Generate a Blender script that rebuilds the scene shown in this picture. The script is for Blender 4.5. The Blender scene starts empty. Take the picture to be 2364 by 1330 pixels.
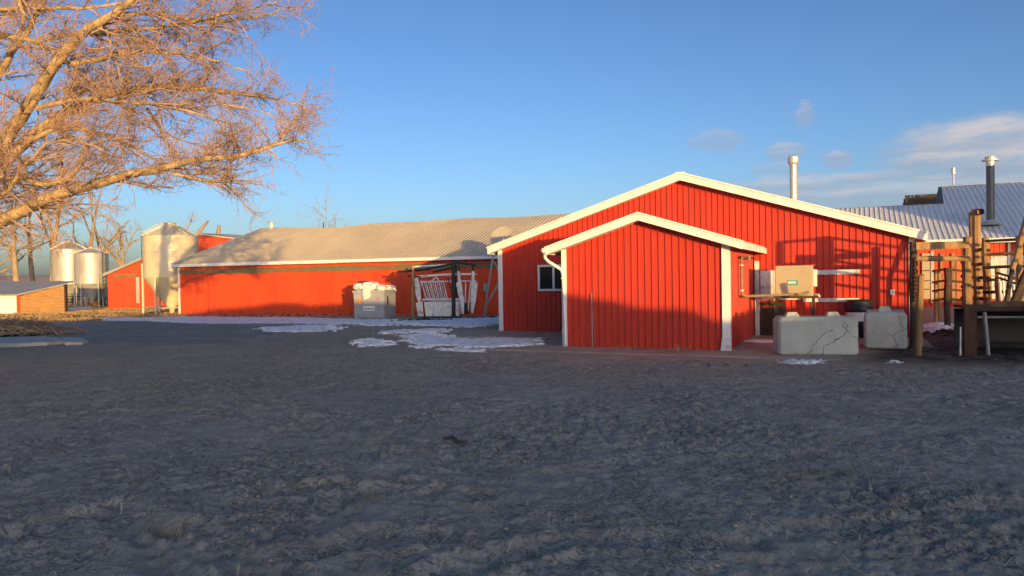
import bpy, bmesh, math, random
import numpy as np
from mathutils import Vector, Matrix
random.seed(7)
RNG = np.random.default_rng(11)
R = math.radians
scene = bpy.context.scene
C = scene.collection
# ------------------------------------------------------------------ camera
FPX, PITCH, ROLL, EYE = 1718.9, -0.0139, 0.0157, 1.6      # focal length in photo pixels
R0 = np.array([1.0, 0, 0]); FW = np.array([0, math.cos(PITCH), math.sin(PITCH)]); U0 = np.array([0, -math.sin(PITCH), math.cos(PITCH)])
RV = R0 * math.cos(ROLL) - U0 * math.sin(ROLL); UV = R0 * math.sin(ROLL) + U0 * math.cos(ROLL); CAM = np.array([0, 0, EYE])
cam = bpy.data.objects.new('camera', bpy.data.cameras.new('camera')); C.objects.link(cam)
cam.data.sensor_width = 36; cam.data.lens = FPX / 2364 * 36; cam.data.clip_end = 9000; cam.data.clip_start = .05
cam.matrix_world = Matrix(((RV[0], UV[0], -FW[0], 0), (RV[1], UV[1], -FW[1], 0), (RV[2], UV[2], -FW[2], EYE), (0, 0, 0, 1)))
scene.camera = cam
# ------------------------------------------------------------------ light
SUN_AZ, SUN_T = R(-18.3), 0.044                      # heading of the sunlight, tangent of the sun's height
LH = np.array([math.sin(SUN_AZ), math.cos(SUN_AZ), 0]); EH = np.array([math.cos(SUN_AZ), -math.sin(SUN_AZ), 0])
sun = bpy.data.objects.new('sun', bpy.data.lights.new('sun', 'SUN')); C.objects.link(sun)
sun.data.energy = 5.0; sun.data.angle = R(.36); sun.data.color = (1.0, .62, .21)
sun.rotation_euler = Vector((LH[0], LH[1], -SUN_T)).to_track_quat('-Z', 'Y').to_euler()
scene.view_settings.view_transform = 'Standard'; scene.view_settings.look = 'None'
scene.view_settings.exposure = 0.29; scene.view_settings.gamma = 1
SKY_STRENGTH = .12

def pixray(x, y): return FW + RV * (x - 1182) / FPX - UV * (y - 665) / FPX

class NT:
    """tiny node-tree helper"""
    def __init__(s, tree): s.t = tree; s.n = tree.nodes; s.l = tree.links
    def new(s, kind, **kw):
        n = s.n.new(kind)
        for k, v in kw.items(): setattr(n, k, v)
        return n
    def put(s, sock, v):
        if isinstance(v, bpy.types.NodeSocket): s.l.new(v, sock)
        elif v is not None:
            if hasattr(sock.default_value, '__len__') and not hasattr(v, '__len__'): v = (v,) * len(sock.default_value)
            if hasattr(sock.default_value, '__len__') and len(v) == 3 and len(sock.default_value) == 4: v = (*v, 1)
            sock.default_value = v
    def math(s, op, a, b=None, c=None, clamp=False):
        n = s.new('ShaderNodeMath', operation=op, use_clamp=clamp)
        for i, v in enumerate((a, b, c)):
            if v is not None: s.put(n.inputs[i], v)
        return n.outputs[0]
    def mix(s, f, a, b, mode='MIX'):
        n = s.new('ShaderNodeMix', data_type='RGBA', blend_type=mode)
        s.put(n.inputs[0], f); s.put(n.inputs[6], a); s.put(n.inputs[7], b)
        return n.outputs[2]
    def ramp(s, f, lo, hi, a=0.0, b=1.0):
        n = s.new('ShaderNodeMapRange', interpolation_type='SMOOTHSTEP')
        s.put(n.inputs[0], f); s.put(n.inputs[1], lo); s.put(n.inputs[2], hi); s.put(n.inputs[3], a); s.put(n.inputs[4], b)
        return n.outputs[0]
    def noise(s, vec, scale, detail=4, rough=.55, dist=0.0):
        n = s.new('ShaderNodeTexNoise'); s.put(n.inputs['Vector'], vec)
        n.inputs['Scale'].default_value = scale; n.inputs['Detail'].default_value = detail
        n.inputs['Roughness'].default_value = rough; n.inputs['Distortion'].default_value = dist
        return n.outputs['Fac']
    def scale(s, vec, v):
        n = s.new('ShaderNodeVectorMath', operation='MULTIPLY'); s.put(n.inputs[0], vec); n.inputs[1].default_value = v
        return n.outputs[0]
    def bump(s, h, strength, dist):
        n = s.new('ShaderNodeBump'); n.inputs['Strength'].default_value = strength; n.inputs['Distance'].default_value = dist
        s.put(n.inputs['Height'], h); return n.outputs[0]

# ------------------------------------------------------------------ sky with the low clouds of the evening
world = bpy.data.worlds.new('World'); scene.world = world; world.use_nodes = True
w = NT(world.node_tree); w.n.clear()
sky = w.new('ShaderNodeTexSky', sky_type='NISHITA'); sky.sun_disc = False
sky.sun_elevation = R(11.0); sky.sun_rotation = math.atan2(-LH[0], -LH[1]); sky.altitude = 900
sky.air_density = 1.0; sky.dust_density = 3.3; sky.ozone_density = 3.5
gen = w.new('ShaderNodeTexCoord').outputs['Generated']
sp = w.new('ShaderNodeSeparateXYZ'); w.put(sp.inputs[0], gen)
az = w.math('ARCTAN2', sp.outputs[0], sp.outputs[1]); el = w.math('ARCSINE', sp.outputs[2])
comb = w.new('ShaderNodeCombineXYZ'); w.put(comb.inputs[0], az); w.put(comb.inputs[1], w.math('MULTIPLY', el, 4.5))
cv = comb.outputs[0]
n1 = w.noise(cv, 9, 6, .6, .6); n2 = w.noise(cv, 26, 5, .65, .4)
def pixdir(x, y):
    d = pixray(x, y); d = d / np.linalg.norm(d); return math.atan2(d[0], d[1]), math.asin(d[2])
CLOUDS = [  # photo pixel of the centre, half widths in pixels, opacity
    (2290, 345, 215, 75, 1.0), (2190, 385, 150, 45, .8), (1870, 430, 230, 33, .8), (2080, 455, 300, 36, .75),
    (1855, 262, 24, 28, .55), (1655, 325, 75, 26, .5), (1815, 352, 50, 22, .65), (1935, 366, 36, 24, .7), (1790, 400, 60, 26, .5),
    (2500, 380, 260, 70, .9), (2760, 300, 200, 50, .8)]
mask = None; bright = None
ax = w.math('ADD', az, w.math('MULTIPLY', w.math('SUBTRACT', n2, .5), .030))
ay = w.math('ADD', el, w.math('MULTIPLY', w.math('SUBTRACT', n1, .5), .036))
for (x, y, sx, sy, op) in CLOUDS:
    a0, e0 = pixdir(x, y); sa, se = sx / FPX, sy / FPX
    dx = w.math('DIVIDE', w.math('SUBTRACT', ax, a0), sa); dy = w.math('DIVIDE', w.math('SUBTRACT', ay, e0), se)
    r2 = w.math('ADD', w.math('MULTIPLY', dx, dx), w.math('MULTIPLY', dy, dy))
    m = w.ramp(r2, 1.15, .25, 0, op)
    edge = w.math('MULTIPLY', w.ramp(dy, .0, .8), m)
    mask = m if mask is None else w.math('MAXIMUM', mask, m)
    bright = edge if bright is None else w.math('MAXIMUM', bright, edge)
# the same thin bands go on round the rest of the horizon
band = w.math('MULTIPLY', w.ramp(el, .03, .08), w.ramp(el, .24, .14))
side = w.ramp(w.math('ABSOLUTE', w.math('SUBTRACT', az, .1)), .75, 1.0)
extra = w.math('MULTIPLY', w.math('MULTIPLY', band, side), w.ramp(n1, .52, .66, 0, .7))
mask = w.math('MAXIMUM', mask, extra)
mask = w.math('MULTIPLY', mask, w.ramp(n2, .28, .56, .45, 1))
hs = w.new('ShaderNodeHueSaturation'); w.put(hs.inputs['Color'], sky.outputs[0]); hs.inputs['Saturation'].default_value = 1.0
gm = w.new('ShaderNodeGamma'); w.put(gm.inputs[0], hs.outputs[0]); gm.inputs[1].default_value = 1.2      # deeper contrast between the glow and the far sky
skycol = w.mix(1.0, gm.outputs[0], (1.0, .92, .92), 'MULTIPLY')
k = 1 / SKY_STRENGTH
ccol = w.mix(bright, (.29 * k, .345 * k, .44 * k), (.58 * k, .53 * k, .52 * k))
col = w.mix(w.math('MULTIPLY', mask, .95), skycol, ccol)
bg = w.new('ShaderNodeBackground'); bg.inputs['Strength'].default_value = SKY_STRENGTH; w.put(bg.inputs[0], col)
out = w.new('ShaderNodeOutputWorld'); w.l.new(bg.outputs[0], out.inputs[0])

# ------------------------------------------------------------------ geometry helpers
def plane_hit(x, y, o, n):
    d = pixray(x, y); o = np.array(o, float); n = np.array(n, float)
    return CAM + d * np.dot(o - CAM, n) / np.dot(d, n)
def on_z(x, y, z=0.0): return plane_hit(x, y, (0, 0, z), (0, 0, 1))
def at_y(x, y, Y): return plane_hit(x, y, (0, Y, 0), (0, 1, 0))

def ss(a, b, x):
    t = np.clip((np.asarray(x, float) - a) / (b - a), 0, 1); return t * t * (3 - 2 * t)
_perm = np.random.default_rng(3).permutation(256); _perm = np.concatenate([_perm, _perm])
_ga = np.linspace(0, 2 * np.pi, 256, endpoint=False)
def perlin(x, y, seed=0):
    x = np.asarray(x, float) + seed * 17.31; y = np.asarray(y, float) - seed * 9.77
    xi = np.floor(x).astype(int); yi = np.floor(y).astype(int); xf = x - xi; yf = y - yi
    u = xf ** 3 * (xf * (xf * 6 - 15) + 10); v = yf ** 3 * (yf * (yf * 6 - 15) + 10)
    def g(ix, iy, dx, dy):
        h = _perm[(_perm[ix & 255] + iy) & 255]; return np.cos(_ga[h]) * dx + np.sin(_ga[h]) * dy
    a = g(xi, yi, xf, yf); b = g(xi + 1, yi, xf - 1, yf); c = g(xi, yi + 1, xf, yf - 1); d = g(xi + 1, yi + 1, xf - 1, yf - 1)
    return (a + u * (b - a)) * (1 - v) + (c + u * (d - c)) * v
def fbm(x, y, o=4, seed=0, gain=.5):
    s = 0; a = 1.0
    for i in range(o): s = s + a * perlin(x * 2 ** i, y * 2 ** i, seed + i); a *= gain
    return s
def gbase(X, Y):
    """smooth lie of the land"""
    X = np.asarray(X, float); Y = np.asarray(Y, float)
    z = -.33 * ss(24, 40, Y) * ss(14, 2, X) - .27 * ss(44, 70, Y) * ss(-5, -18, X)
    return z
def gz(X, Y): return float(gbase(X, Y))
def on_ground(x, y):
    z = 0.0
    for _ in range(12):
        q = on_z(x, y, z); z = gz(q[0], q[1])
    return q

class MB:
    def __init__(s): s.v = []; s.f = []
    def add(s, vs, fs):
        o = len(s.v); s.v.extend([tuple(map(float, p)) for p in vs]); s.f.extend([tuple(o + i for i in f) for f in fs]); return s
    def box(s, x0, x1, y0, y1, z0, z1):
        return s.add([(x0, y0, z0), (x1, y0, z0), (x1, y1, z0), (x0, y1, z0), (x0, y0, z1), (x1, y0, z1), (x1, y1, z1), (x0, y1, z1)],
                     [(3, 2, 1, 0), (4, 5, 6, 7), (0, 1, 5, 4), (1, 2, 6, 5), (2, 3, 7, 6), (3, 0, 4, 7)])
    def prism(s, poly, y0, y1):
        """outline in x,z pushed along y"""
        n = len(poly); vs = [(p[0], y0, p[1]) for p in poly] + [(p[0], y1, p[1]) for p in poly]
        return s.add(vs, [tuple(range(n)), tuple(range(2 * n - 1, n - 1, -1))] + [(i, i + n, (i + 1) % n + n, (i + 1) % n) for i in range(n)])
    def plank(s, p, q, wd, th, up=(0, 0, 1)):
        p = np.array(p, float); q = np.array(q, float); t = (q - p) / np.linalg.norm(q - p); up = np.array(up, float)
        if abs(t @ up) > .95: up = np.array([0, 1.0, 0])
        a = np.cross(t, up); a /= np.linalg.norm(a); b = np.cross(a, t)
        vs = [e + a * sx * th / 2 + b * sz * wd / 2 for e in (p, q) for sx, sz in ((-1, -1), (1, -1), (1, 1), (-1, 1))]
        return s.add(vs, [(0, 1, 2, 3), (7, 6, 5, 4), (0, 4, 5, 1), (1, 5, 6, 2), (2, 6, 7, 3), (3, 7, 4, 0)])
    def tube(s, pts, r, n=8, caps=True):
        pts = [np.array(p, float) for p in pts]; K = len(pts)
        if not hasattr(r, '__len__'): r = [r] * K
        vs = []; ref = None
        for i in range(K):
            t = pts[min(i + 1, K - 1)] - pts[max(i - 1, 0)]; t /= np.linalg.norm(t) + 1e-12
            if ref is None: ref = np.array([0, 0, 1.0]) if abs(t[2]) < .9 else np.array([0, 1.0, 0])
            a = np.cross(t, ref); a /= np.linalg.norm(a) + 1e-12; b = np.cross(a, t); ref = b
            for j in range(n):
                an = 2 * math.pi * j / n; vs.append(pts[i] + (a * math.cos(an) + b * math.sin(an)) * r[i])
        fs = [(i * n + j, i * n + (j + 1) % n, (i + 1) * n + (j + 1) % n, (i + 1) * n + j) for i in range(K - 1) for j in range(n)]
        if caps: fs += [tuple(range(n - 1, -1, -1)), tuple((K - 1) * n + j for j in range(n))]
        return s.add(vs, fs)
    def lathe(s, prof, n=32, c=(0, 0), caps=False):
        vs = [(c[0] + r * math.cos(2 * math.pi * j / n), c[1] + r * math.sin(2 * math.pi * j / n), z) for r, z in prof for j in range(n)]
        fs = [(i * n + j, i * n + (j + 1) % n, (i + 1) * n + (j + 1) % n, (i + 1) * n + j) for i in range(len(prof) - 1) for j in range(n)]
        if caps: fs += [tuple(range(n - 1, -1, -1)), tuple((len(prof) - 1) * n + j for j in range(n))]
        return s.add(vs, fs)
    def sheet(s, x0, x1, pitch, rw, rh, lo, hi, nrm, segs=1):
        """ribbed metal sheet: lo(x)/hi(x) give the ends of the strip at x, nrm the side the ribs stand on"""
        prof = [(x0, 0)]; x = x0 + pitch * .4
        while x + rw < x1 - .01:
            prof += [(x, 0), (x + rw * .28, rh), (x + rw * .72, rh), (x + rw, 0)]; x += pitch
        prof.append((x1, 0)); nrm = np.array(nrm, float); m = segs + 1
        vs = []
        for (x, o) in prof:
            a = np.array(lo(x), float); b = np.array(hi(x), float)
            for k in range(m): vs.append(a + (b - a) * k / segs + nrm * o)
        fs = [(i * m + k, (i + 1) * m + k, (i + 1) * m + k + 1, i * m + k + 1) for i in range(len(prof) - 1) for k in range(segs)]
        return s.add(vs, fs)
    def build(s, name, mat, parent=None, smooth=False, world=False, bevel=0, kind=None):
        me = bpy.data.meshes.new(name); vs = s.v
        if world and parent is not None:
            inv = parent.matrix_basis.inverted(); vs = [tuple(inv @ Vector(p)) for p in vs]
        me.from_pydata(vs, [], s.f)
        bm = bmesh.new(); bm.from_mesh(me)
        bmesh.ops.recalc_face_normals(bm, faces=bm.faces)
        if bevel: bmesh.ops.bevel(bm, geom=bm.edges[:], offset=bevel, segments=2, affect='EDGES', profile=.6)
        bm.to_mesh(me); bm.free()
        me.materials.append(M[mat])
        if smooth: me.polygons.foreach_set('use_smooth', [True] * len(me.polygons))
        ob = bpy.data.objects.new(name, me); C.objects.link(ob)
        if parent is not None: ob.parent = parent
        if kind: ob['kind'] = kind
        return ob
def thing(name, label, cat, loc=(0, 0, 0), rotz=0, group=None):
    o = bpy.data.objects.new(name, None); C.objects.link(o); o.empty_display_size = .2
    o.matrix_basis = Matrix.Translation(Vector([float(a) for a in loc])) @ Matrix.Rotation(rotz, 4, 'Z')
    o['label'] = label; o['category'] = cat
    if group: o['group'] = group
    return o
def tag(o, label, cat, group=None):
    o['label'] = label; o['category'] = cat
    if group: o['group'] = group
    return o
def structure(o): o['kind'] = 'structure'; return o

# ------------------------------------------------------------------ materials
M = {}
def mat(name, base, rough=.6, var=.12, vscale=3.0, metal=0.0, spec=.4, dirt=None, dirt_amt=0.0, dirt_scale=1.2, stretch=(1, 1, 1), bump=0.0, bscale=20, bdist=.01, tint=None):
    m = bpy.data.materials.new(name); m.use_nodes = True; M[name] = m
    t = NT(m.node_tree); b = t.n['Principled BSDF']
    co = t.new('ShaderNodeTexCoord').outputs['Object']
    v = t.scale(co, stretch)
    n = t.noise(v, vscale, 5, .6)
    f = t.ramp(n, .3, .7)
    c0 = tuple(max(0, c * (1 - var)) for c in base); c1 = tuple(min(1, c * (1 + var)) for c in base)
    colr = t.mix(f, c0, c1)
    if dirt is not None:
        n3 = t.noise(v, dirt_scale, 6, .65, .3)
        colr = t.mix(t.ramp(n3, .5, .72, 0, dirt_amt), colr, dirt)
    t.put(b.inputs['Base Color'], colr)
    t.put(b.inputs['Roughness'], t.ramp(n, .2, .8, max(.05, rough - .08), min(1, rough + .1)))
    b.inputs['Metallic'].default_value = metal; b.inputs['Specular IOR Level'].default_value = spec
    if bump: t.put(b.inputs['Normal'], t.bump(t.noise(co, bscale, 5, .6), bump, bdist))
    return m
mat('red_metal', (.50, .042, .022), .48, .07, 2.0, spec=.35, dirt=(.30, .035, .03), dirt_amt=.4, stretch=(1, 1, .25), dirt_scale=2.0, bump=.25, bscale=3.0, bdist=.012)
mat('red_barn', (.60, .072, .022), .5, .07, 1.0, spec=.3, dirt=(.42, .05, .03), dirt_amt=.5, stretch=(1, 1, .2), bump=.2, bscale=2.0, bdist=.012)
mat('white_trim', (.78, .76, .72), .5, .05, 2.5, dirt=(.52, .47, .40), dirt_amt=.35, dirt_scale=3.0, bump=.2, bscale=6, bdist=.006)
mat('white_worn', (.68, .67, .64), .6, .1, 4, dirt=(.20, .15, .11), dirt_amt=.75, dirt_scale=5.0, bump=.3, bscale=14)
mat('roof_tan', (.55, .465, .34), .5, .08, .5, metal=.0, spec=.5, dirt=(.46, .38, .27), dirt_amt=.5, dirt_scale=.8, stretch=(1, .4, 1), bump=.2, bscale=1.5, bdist=.02)
mat('roof_dull', (.30, .30, .30), .55, .1, .8, dirt=(.22, .20, .18), dirt_amt=.5)
mat('roof_grey', (.86, .83, .77), .45, .05, .6, metal=.22, spec=.5, dirt=(.68, .64, .58), dirt_amt=.4, bump=.2, bscale=1.5, bdist=.02)
mat('galvanised', (.50, .47, .41), .45, .10, 1.6, metal=.35, spec=.5, dirt=(.38, .33, .27), dirt_amt=.35, stretch=(1, 1, .35), bump=.2, bscale=2.5, bdist=.02)
mat('cream_steel', (.66, .57, .38), .45, .06, 1.2, spec=.5, dirt=(.5, .43, .33), dirt_amt=.4, stretch=(1, 1, .3), bump=.2, bscale=2.0, bdist=.03)
mat('grey_steel', (.30, .31, .31), .5, .12, 4, metal=.4)
mat('dark_steel', (.035, .033, .032), .55, .3, 5, metal=.3, dirt=(.10, .055, .03), dirt_amt=.5, bump=.2)
mat('rust_steel', (.075, .036, .024), .75, .3, 5, spec=.3, dirt=(.035, .02, .016), dirt_amt=.7, dirt_scale=3, bump=.3)
mat('concrete', (.46, .43, .37), .85, .10, 3.5, spec=.2, dirt=(.22, .21, .19), dirt_amt=.6, dirt_scale=2.5, bump=.5, bscale=25, bdist=.012)
mat('pad_concrete', (.34, .29, .22), .9, .15, 1.2, spec=.2, dirt=(.19, .15, .11), dirt_amt=.75, dirt_scale=1.0, bump=.5, bscale=18, bdist=.012)
mat('wood', (.30, .185, .09), .8, .3, 5, spec=.2, dirt=(.12, .08, .05), dirt_amt=.65, dirt_scale=4, stretch=(1, 1, .3), bump=.5, bscale=18, bdist=.012)
mat('plywood', (.40, .21, .08), .8, .2, 2.5, spec=.2, dirt=(.22, .12, .06), dirt_amt=.6, stretch=(1, 1, 5), bump=.2)
mat('dark_wood', (.075, .055, .04), .85, .35, 6, spec=.2, dirt=(.03, .025, .02), dirt_amt=.6, stretch=(1, 1, 3), bump=.4)
mat('shake', (.10, .075, .045), .9, .4, 14, spec=.15, dirt=(.04, .03, .02), dirt_amt=.7, dirt_scale=9, bump=.6)
mat('bark', (.46, .33, .18), .9, .3, 6, spec=.15, dirt=(.13, .095, .065), dirt_amt=.6, dirt_scale=5, bump=.8, bscale=22, bdist=.03)
mat('twig', (.42, .28, .20), .85, .25, 1.5, spec=.15)
mat('far_bark', (.34, .255, .17), .9, .3, 1.2, spec=.1, dirt=(.12, .09, .065), dirt_amt=.5, dirt_scale=1.2)
mat('far_twig', (.40, .29, .20), .9, .25, .8, spec=.1)
mat('beige_paint', (.44, .36, .24), .45, .04, 3, spec=.4, dirt=(.44, .36, .25), dirt_amt=.4, dirt_scale=3)
mat('dish_mesh', (.30, .28, .25), .6, .1, 4)
mat('dark_pipe', (.11, .115, .12), .5, .1, 3, metal=.3)
mat('green_label', (.06, .33, .24), .5, .08, 9)
mat('pipe_brown', (.22, .16, .085), .5, .2, 6)
mat('bare_metal', (.62, .60, .55), .38, .08, 3, metal=.5, dirt=(.42, .38, .32), dirt_amt=.4, stretch=(1, 1, .3))
mat('plastic_grey', (.31, .33, .36), .55, .06, 2, spec=.35, dirt=(.30, .29, .27), dirt_amt=.5, dirt_scale=3)
mat('bag_white', (.74, .71, .66), .6, .1, 8, spec=.3, dirt=(.48, .44, .38), dirt_amt=.5, dirt_scale=6, bump=.6, bscale=16, bdist=.04)
mat('bag_dark', (.06, .055, .05), .5, .3, 6, bump=.5, bscale=14, bdist=.03)
mat('orange_mark', (.60, .25, .04), .6, .1, 8)
mat('red_mark', (.55, .07, .05), .6, .1, 8)
mat('green_track', (.13, .15, .085), .6, .15, 3, dirt=(.22, .19, .10), dirt_amt=.5)
mat('black_plastic', (.015, .016, .018), .4, .2, 4)
mat('blue_shed', (.24, .30, .42), .6, .1, 3)
mat('straw', (.62, .52, .32), .85, .35, 3, spec=.1)
mat('dry_grass', (.55, .37, .16), .9, .35, .6, spec=.08)
mat('pebble', (.34, .29, .21), .85, .35, 2.0, spec=.2)
mat('dung', (.045, .036, .026), .95, .4, 8, spec=.1, bump=.7, bscale=20, bdist=.03)
mat('hill', (.55, .39, .29), .95, .2, .004, spec=.05, dirt=(.38, .27, .21), dirt_amt=.6, dirt_scale=.02)
def glass_mat():
    m = bpy.data.materials.new('window_glass'); m.use_nodes = True; M['window_glass'] = m
    b = m.node_tree.nodes['Principled BSDF']; b.inputs['Base Color'].default_value = (.006, .007, .009, 1); b.inputs['Roughness'].default_value = .06
    b.inputs['Specular IOR Level'].default_value = .5
glass_mat()
def snow_mat():
    m = bpy.data.materials.new('snow'); m.use_nodes = True; M['snow'] = m
    t = NT(m.node_tree); b = t.n['Principled BSDF']; p = t.new('ShaderNodeNewGeometry').outputs['Position']
    n = t.noise(p, 3.5, 6, .7); n2 = t.noise(p, 22, 4, .6)
    c = t.mix(t.ramp(n, .46, .66), (.90, .88, .86), (.50, .46, .41)); c = t.mix(t.ramp(n2, .60, .72, 0, .7), c, (.25, .21, .17))
    t.put(b.inputs['Base Color'], c); b.inputs['Roughness'].default_value = .55
    t.put(b.inputs['Normal'], t.bump(t.noise(p, 30, 5, .6), .5, .02))
snow_mat()
def dirt_mat():
    m = bpy.data.materials.new('dirt'); m.use_nodes = True; M['dirt'] = m
    t = NT(m.node_tree); b = t.n['Principled BSDF']; p = t.new('ShaderNodeNewGeometry').outputs['Position']
    att = lambda nm: t.new('ShaderNodeAttribute', attribute_name=nm).outputs['Fac']
    nb = t.noise(p, .55, 5, .6, .4); nm_ = t.noise(p, 3.2, 6, .65, .3); nf = t.noise(p, 26, 6, .7); ng = t.noise(p, 120, 3, .7)
    n9 = t.noise(p, 8.0, 6, .68, .6); n20 = t.noise(p, 20, 5, .65, .5)
    crev = t.math('MULTIPLY', t.ramp(t.math('ABSOLUTE', t.math('SUBTRACT', n9, .5)), .003, .022, .35, 1), t.ramp(n20, .33, .43, .45, 1))   # cracks and pits in the crust, their shade put into the colour
    c = t.mix(t.ramp(nm_, .30, .70), (.345, .313, .25), (.53, .485, .39))
    c = t.mix(t.ramp(nb, .40, .64, 0, .6), c, t.mix(t.ramp(nf, .3, .7), (.30, .27, .215), (.45, .41, .33)))
    c = t.mix(t.ramp(nf, .52, .66, 0, .5), c, (.17, .140, .10))
    c = t.mix(t.ramp(ng, .58, .70, 0, .6), c, (.56, .48, .35))
    c = t.mix(t.ramp(t.noise(p, 60, 4, .7), .58, .68, 0, .55), c, (.13, .107, .077))
    c = t.mix(t.math('MULTIPLY', att('brown'), t.ramp(nm_, .3, .65, .35, 1)), c, t.mix(t.ramp(nf, .35, .7), (.46, .355, .235), (.28, .215, .145)))
    c = t.mix(att('grass'), c, t.mix(t.ramp(nm_, .35, .65), (.33, .225, .115), (.22, .16, .09)))
    c = t.mix(t.math('MULTIPLY', att('wet'), t.ramp(nm_, .3, .6, .5, 1)), c, (.050, .042, .036))
    worn = t.ramp(t.noise(p, .8, 4, .6, .8), .42, .60)          # packed smooth areas between the churned ones
    crev = t.math('MAXIMUM', crev, t.math('MULTIPLY', worn, .85))
    c = t.mix(t.math('SUBTRACT', 1, crev), c, (.105, .092, .072))
    t.put(b.inputs['Base Color'], c); b.inputs['Roughness'].default_value = .92; b.inputs['Specular IOR Level'].default_value = .2
    h = t.math('ADD', t.math('ADD', t.math('MULTIPLY', nf, .7), t.math('MULTIPLY', ng, .35)), t.math('MULTIPLY', crev, .35))
    t.put(b.inputs['Normal'], t.bump(h, .9, .032))
dirt_mat()
def drive_mat():
    m = bpy.data.materials.new('drive'); m.use_nodes = True; M['drive'] = m
    t = NT(m.node_tree); b = t.n['Principled BSDF']; p = t.new('ShaderNodeNewGeometry').outputs['Position']
    c = t.mix(t.ramp(t.noise(p, 1.2, 5, .6), .35, .65), (.25, .222, .175), (.35, .312, .25))
    c = t.mix(t.ramp(t.noise(t.scale(p, (.5, 1.6, 1)), 2.6, 6, .7, .6), .52, .66, 0, .6), c, (.16, .138, .105)); c = t.mix(t.ramp(t.noise(p, 24, 4, .7), .60, .70, 0, .6), c, (.44, .40, .33)); b.inputs['Specular IOR Level'].default_value = .08
    t.put(b.inputs['Base Color'], c); b.inputs['Roughness'].default_value = .9
    t.put(b.inputs['Normal'], t.bump(t.noise(p, 18, 5, .65), .7, .03))
drive_mat()

# ------------------------------------------------------------------ building frames
BA = .4307; BU = np.array([math.cos(BA), -math.sin(BA), 0]); BD = np.array([math.sin(BA), math.cos(BA), 0]); B0 = np.array([-.3293, 22.2924, 0])
S0 = np.array([1.2012, 16.9769, 0])
LA = .3449; LU = np.array([math.cos(LA), -math.sin(LA), 0]); LD = np.array([math.sin(LA), math.cos(LA), 0]); L0 = np.array([-20.5738, 46.0548, 0])
def bw(u, d, z): return B0 + BU * u + BD * d + np.array([0, 0, z])
def bface(x, y, d=0.0):
    q = plane_hit(x, y, B0 + BD * d, BD); return (q - B0) @ BU, q[2]

# ------------------------------------------------------------------ ground
def mesh_arrays(name, V, Q, mat_, smooth=True):
    me = bpy.data.meshes.new(name); nv, nf = len(V), len(Q); k = Q.shape[1]
    me.vertices.add(nv); me.vertices.foreach_set('co', V.astype(np.float32).ravel())
    me.loops.add(nf * k); me.loops.foreach_set('vertex_index', Q.astype(np.int32).ravel())
    me.polygons.add(nf); me.polygons.foreach_set('loop_start', np.arange(0, nf * k, k, dtype=np.int32))
    me.polygons.foreach_set('use_smooth', np.full(nf, smooth)); me.update(calc_edges=True)
    me.materials.append(M[mat_])
    o = bpy.data.objects.new(name, me); C.objects.link(o); return o

def seg_dist(X, Y, pts):
    """distance to a polyline and the length run along it"""
    best = np.full(X.shape, 1e9); run = np.zeros(X.shape); sgn = np.zeros(X.shape); acc = 0
    for (a, b) in zip(pts[:-1], pts[1:]):
        a = np.array(a[:2], float); b = np.array(b[:2], float); d = b - a; L = np.hypot(*d)
        t = np.clip(((X - a[0]) * d[0] + (Y - a[1]) * d[1]) / L ** 2, 0, 1)
        dx = X - a[0] - t * d[0]; dy = Y - a[1] - t * d[1]; r = np.hypot(dx, dy); k = r < best
        best = np.where(k, r, best); run = np.where(k, acc + t * L, run); sgn = np.where(k, np.sign(d[0] * dy - d[1] * dx), sgn); acc += L
    return best, run, sgn
TRACKS = []
def pixel_track(pts, wd, dep): TRACKS.append(([on_ground(*p) for p in pts], wd, dep))
pixel_track([(0, 1250), (150, 1200), (280, 1175), (340, 1240), (420, 1330)], .17, .040)
pixel_track([(420, 1225), (520, 1275), (640, 1330)], .15, .035)
pixel_track([(690, 965), (780, 1010), (870, 1045), (960, 1050), (1060, 1075)], .13, .030)
pixel_track([(640, 930), (700, 985), (860, 1065)], .10, .022)
pixel_track([(960, 900), (975, 960), (930, 1010), (840, 1050)], .16, .020)
pixel_track([(620, 1140), (760, 1125), (900, 1130), (1010, 1135), (1120, 1150)], .14, .030)
pixel_track([(760, 1180), (860, 1130), (960, 1115)], .12, .028)
pixel_track([(0, 930), (200, 905), (420, 890), (600, 850), (760, 800)], .18, .022)
pixel_track([(0, 980), (180, 960), (400, 950), (560, 960)], .16, .022)
pixel_track([(1240, 1260), (1400, 1250), (1560, 1240), (1720, 1255)], .15, .028)
pixel_track([(1750, 1230), (1880, 1225), (2000, 1222), (2150, 1200), (2364, 1160)], .14, .025)
pixel_track([(1000, 1330), (1100, 1290), (1250, 1270)], .15, .03)
pixel_track([(2000, 1120), (2130, 1180), (2364, 1240)], .15, .028)
pixel_track([(1250, 1100), (1450, 1070), (1700, 1060), (1950, 1050)], .16, .018)
pixel_track([(600, 1330), (700, 1280), (860, 1240), (1000, 1235)], .14, .03)

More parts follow.
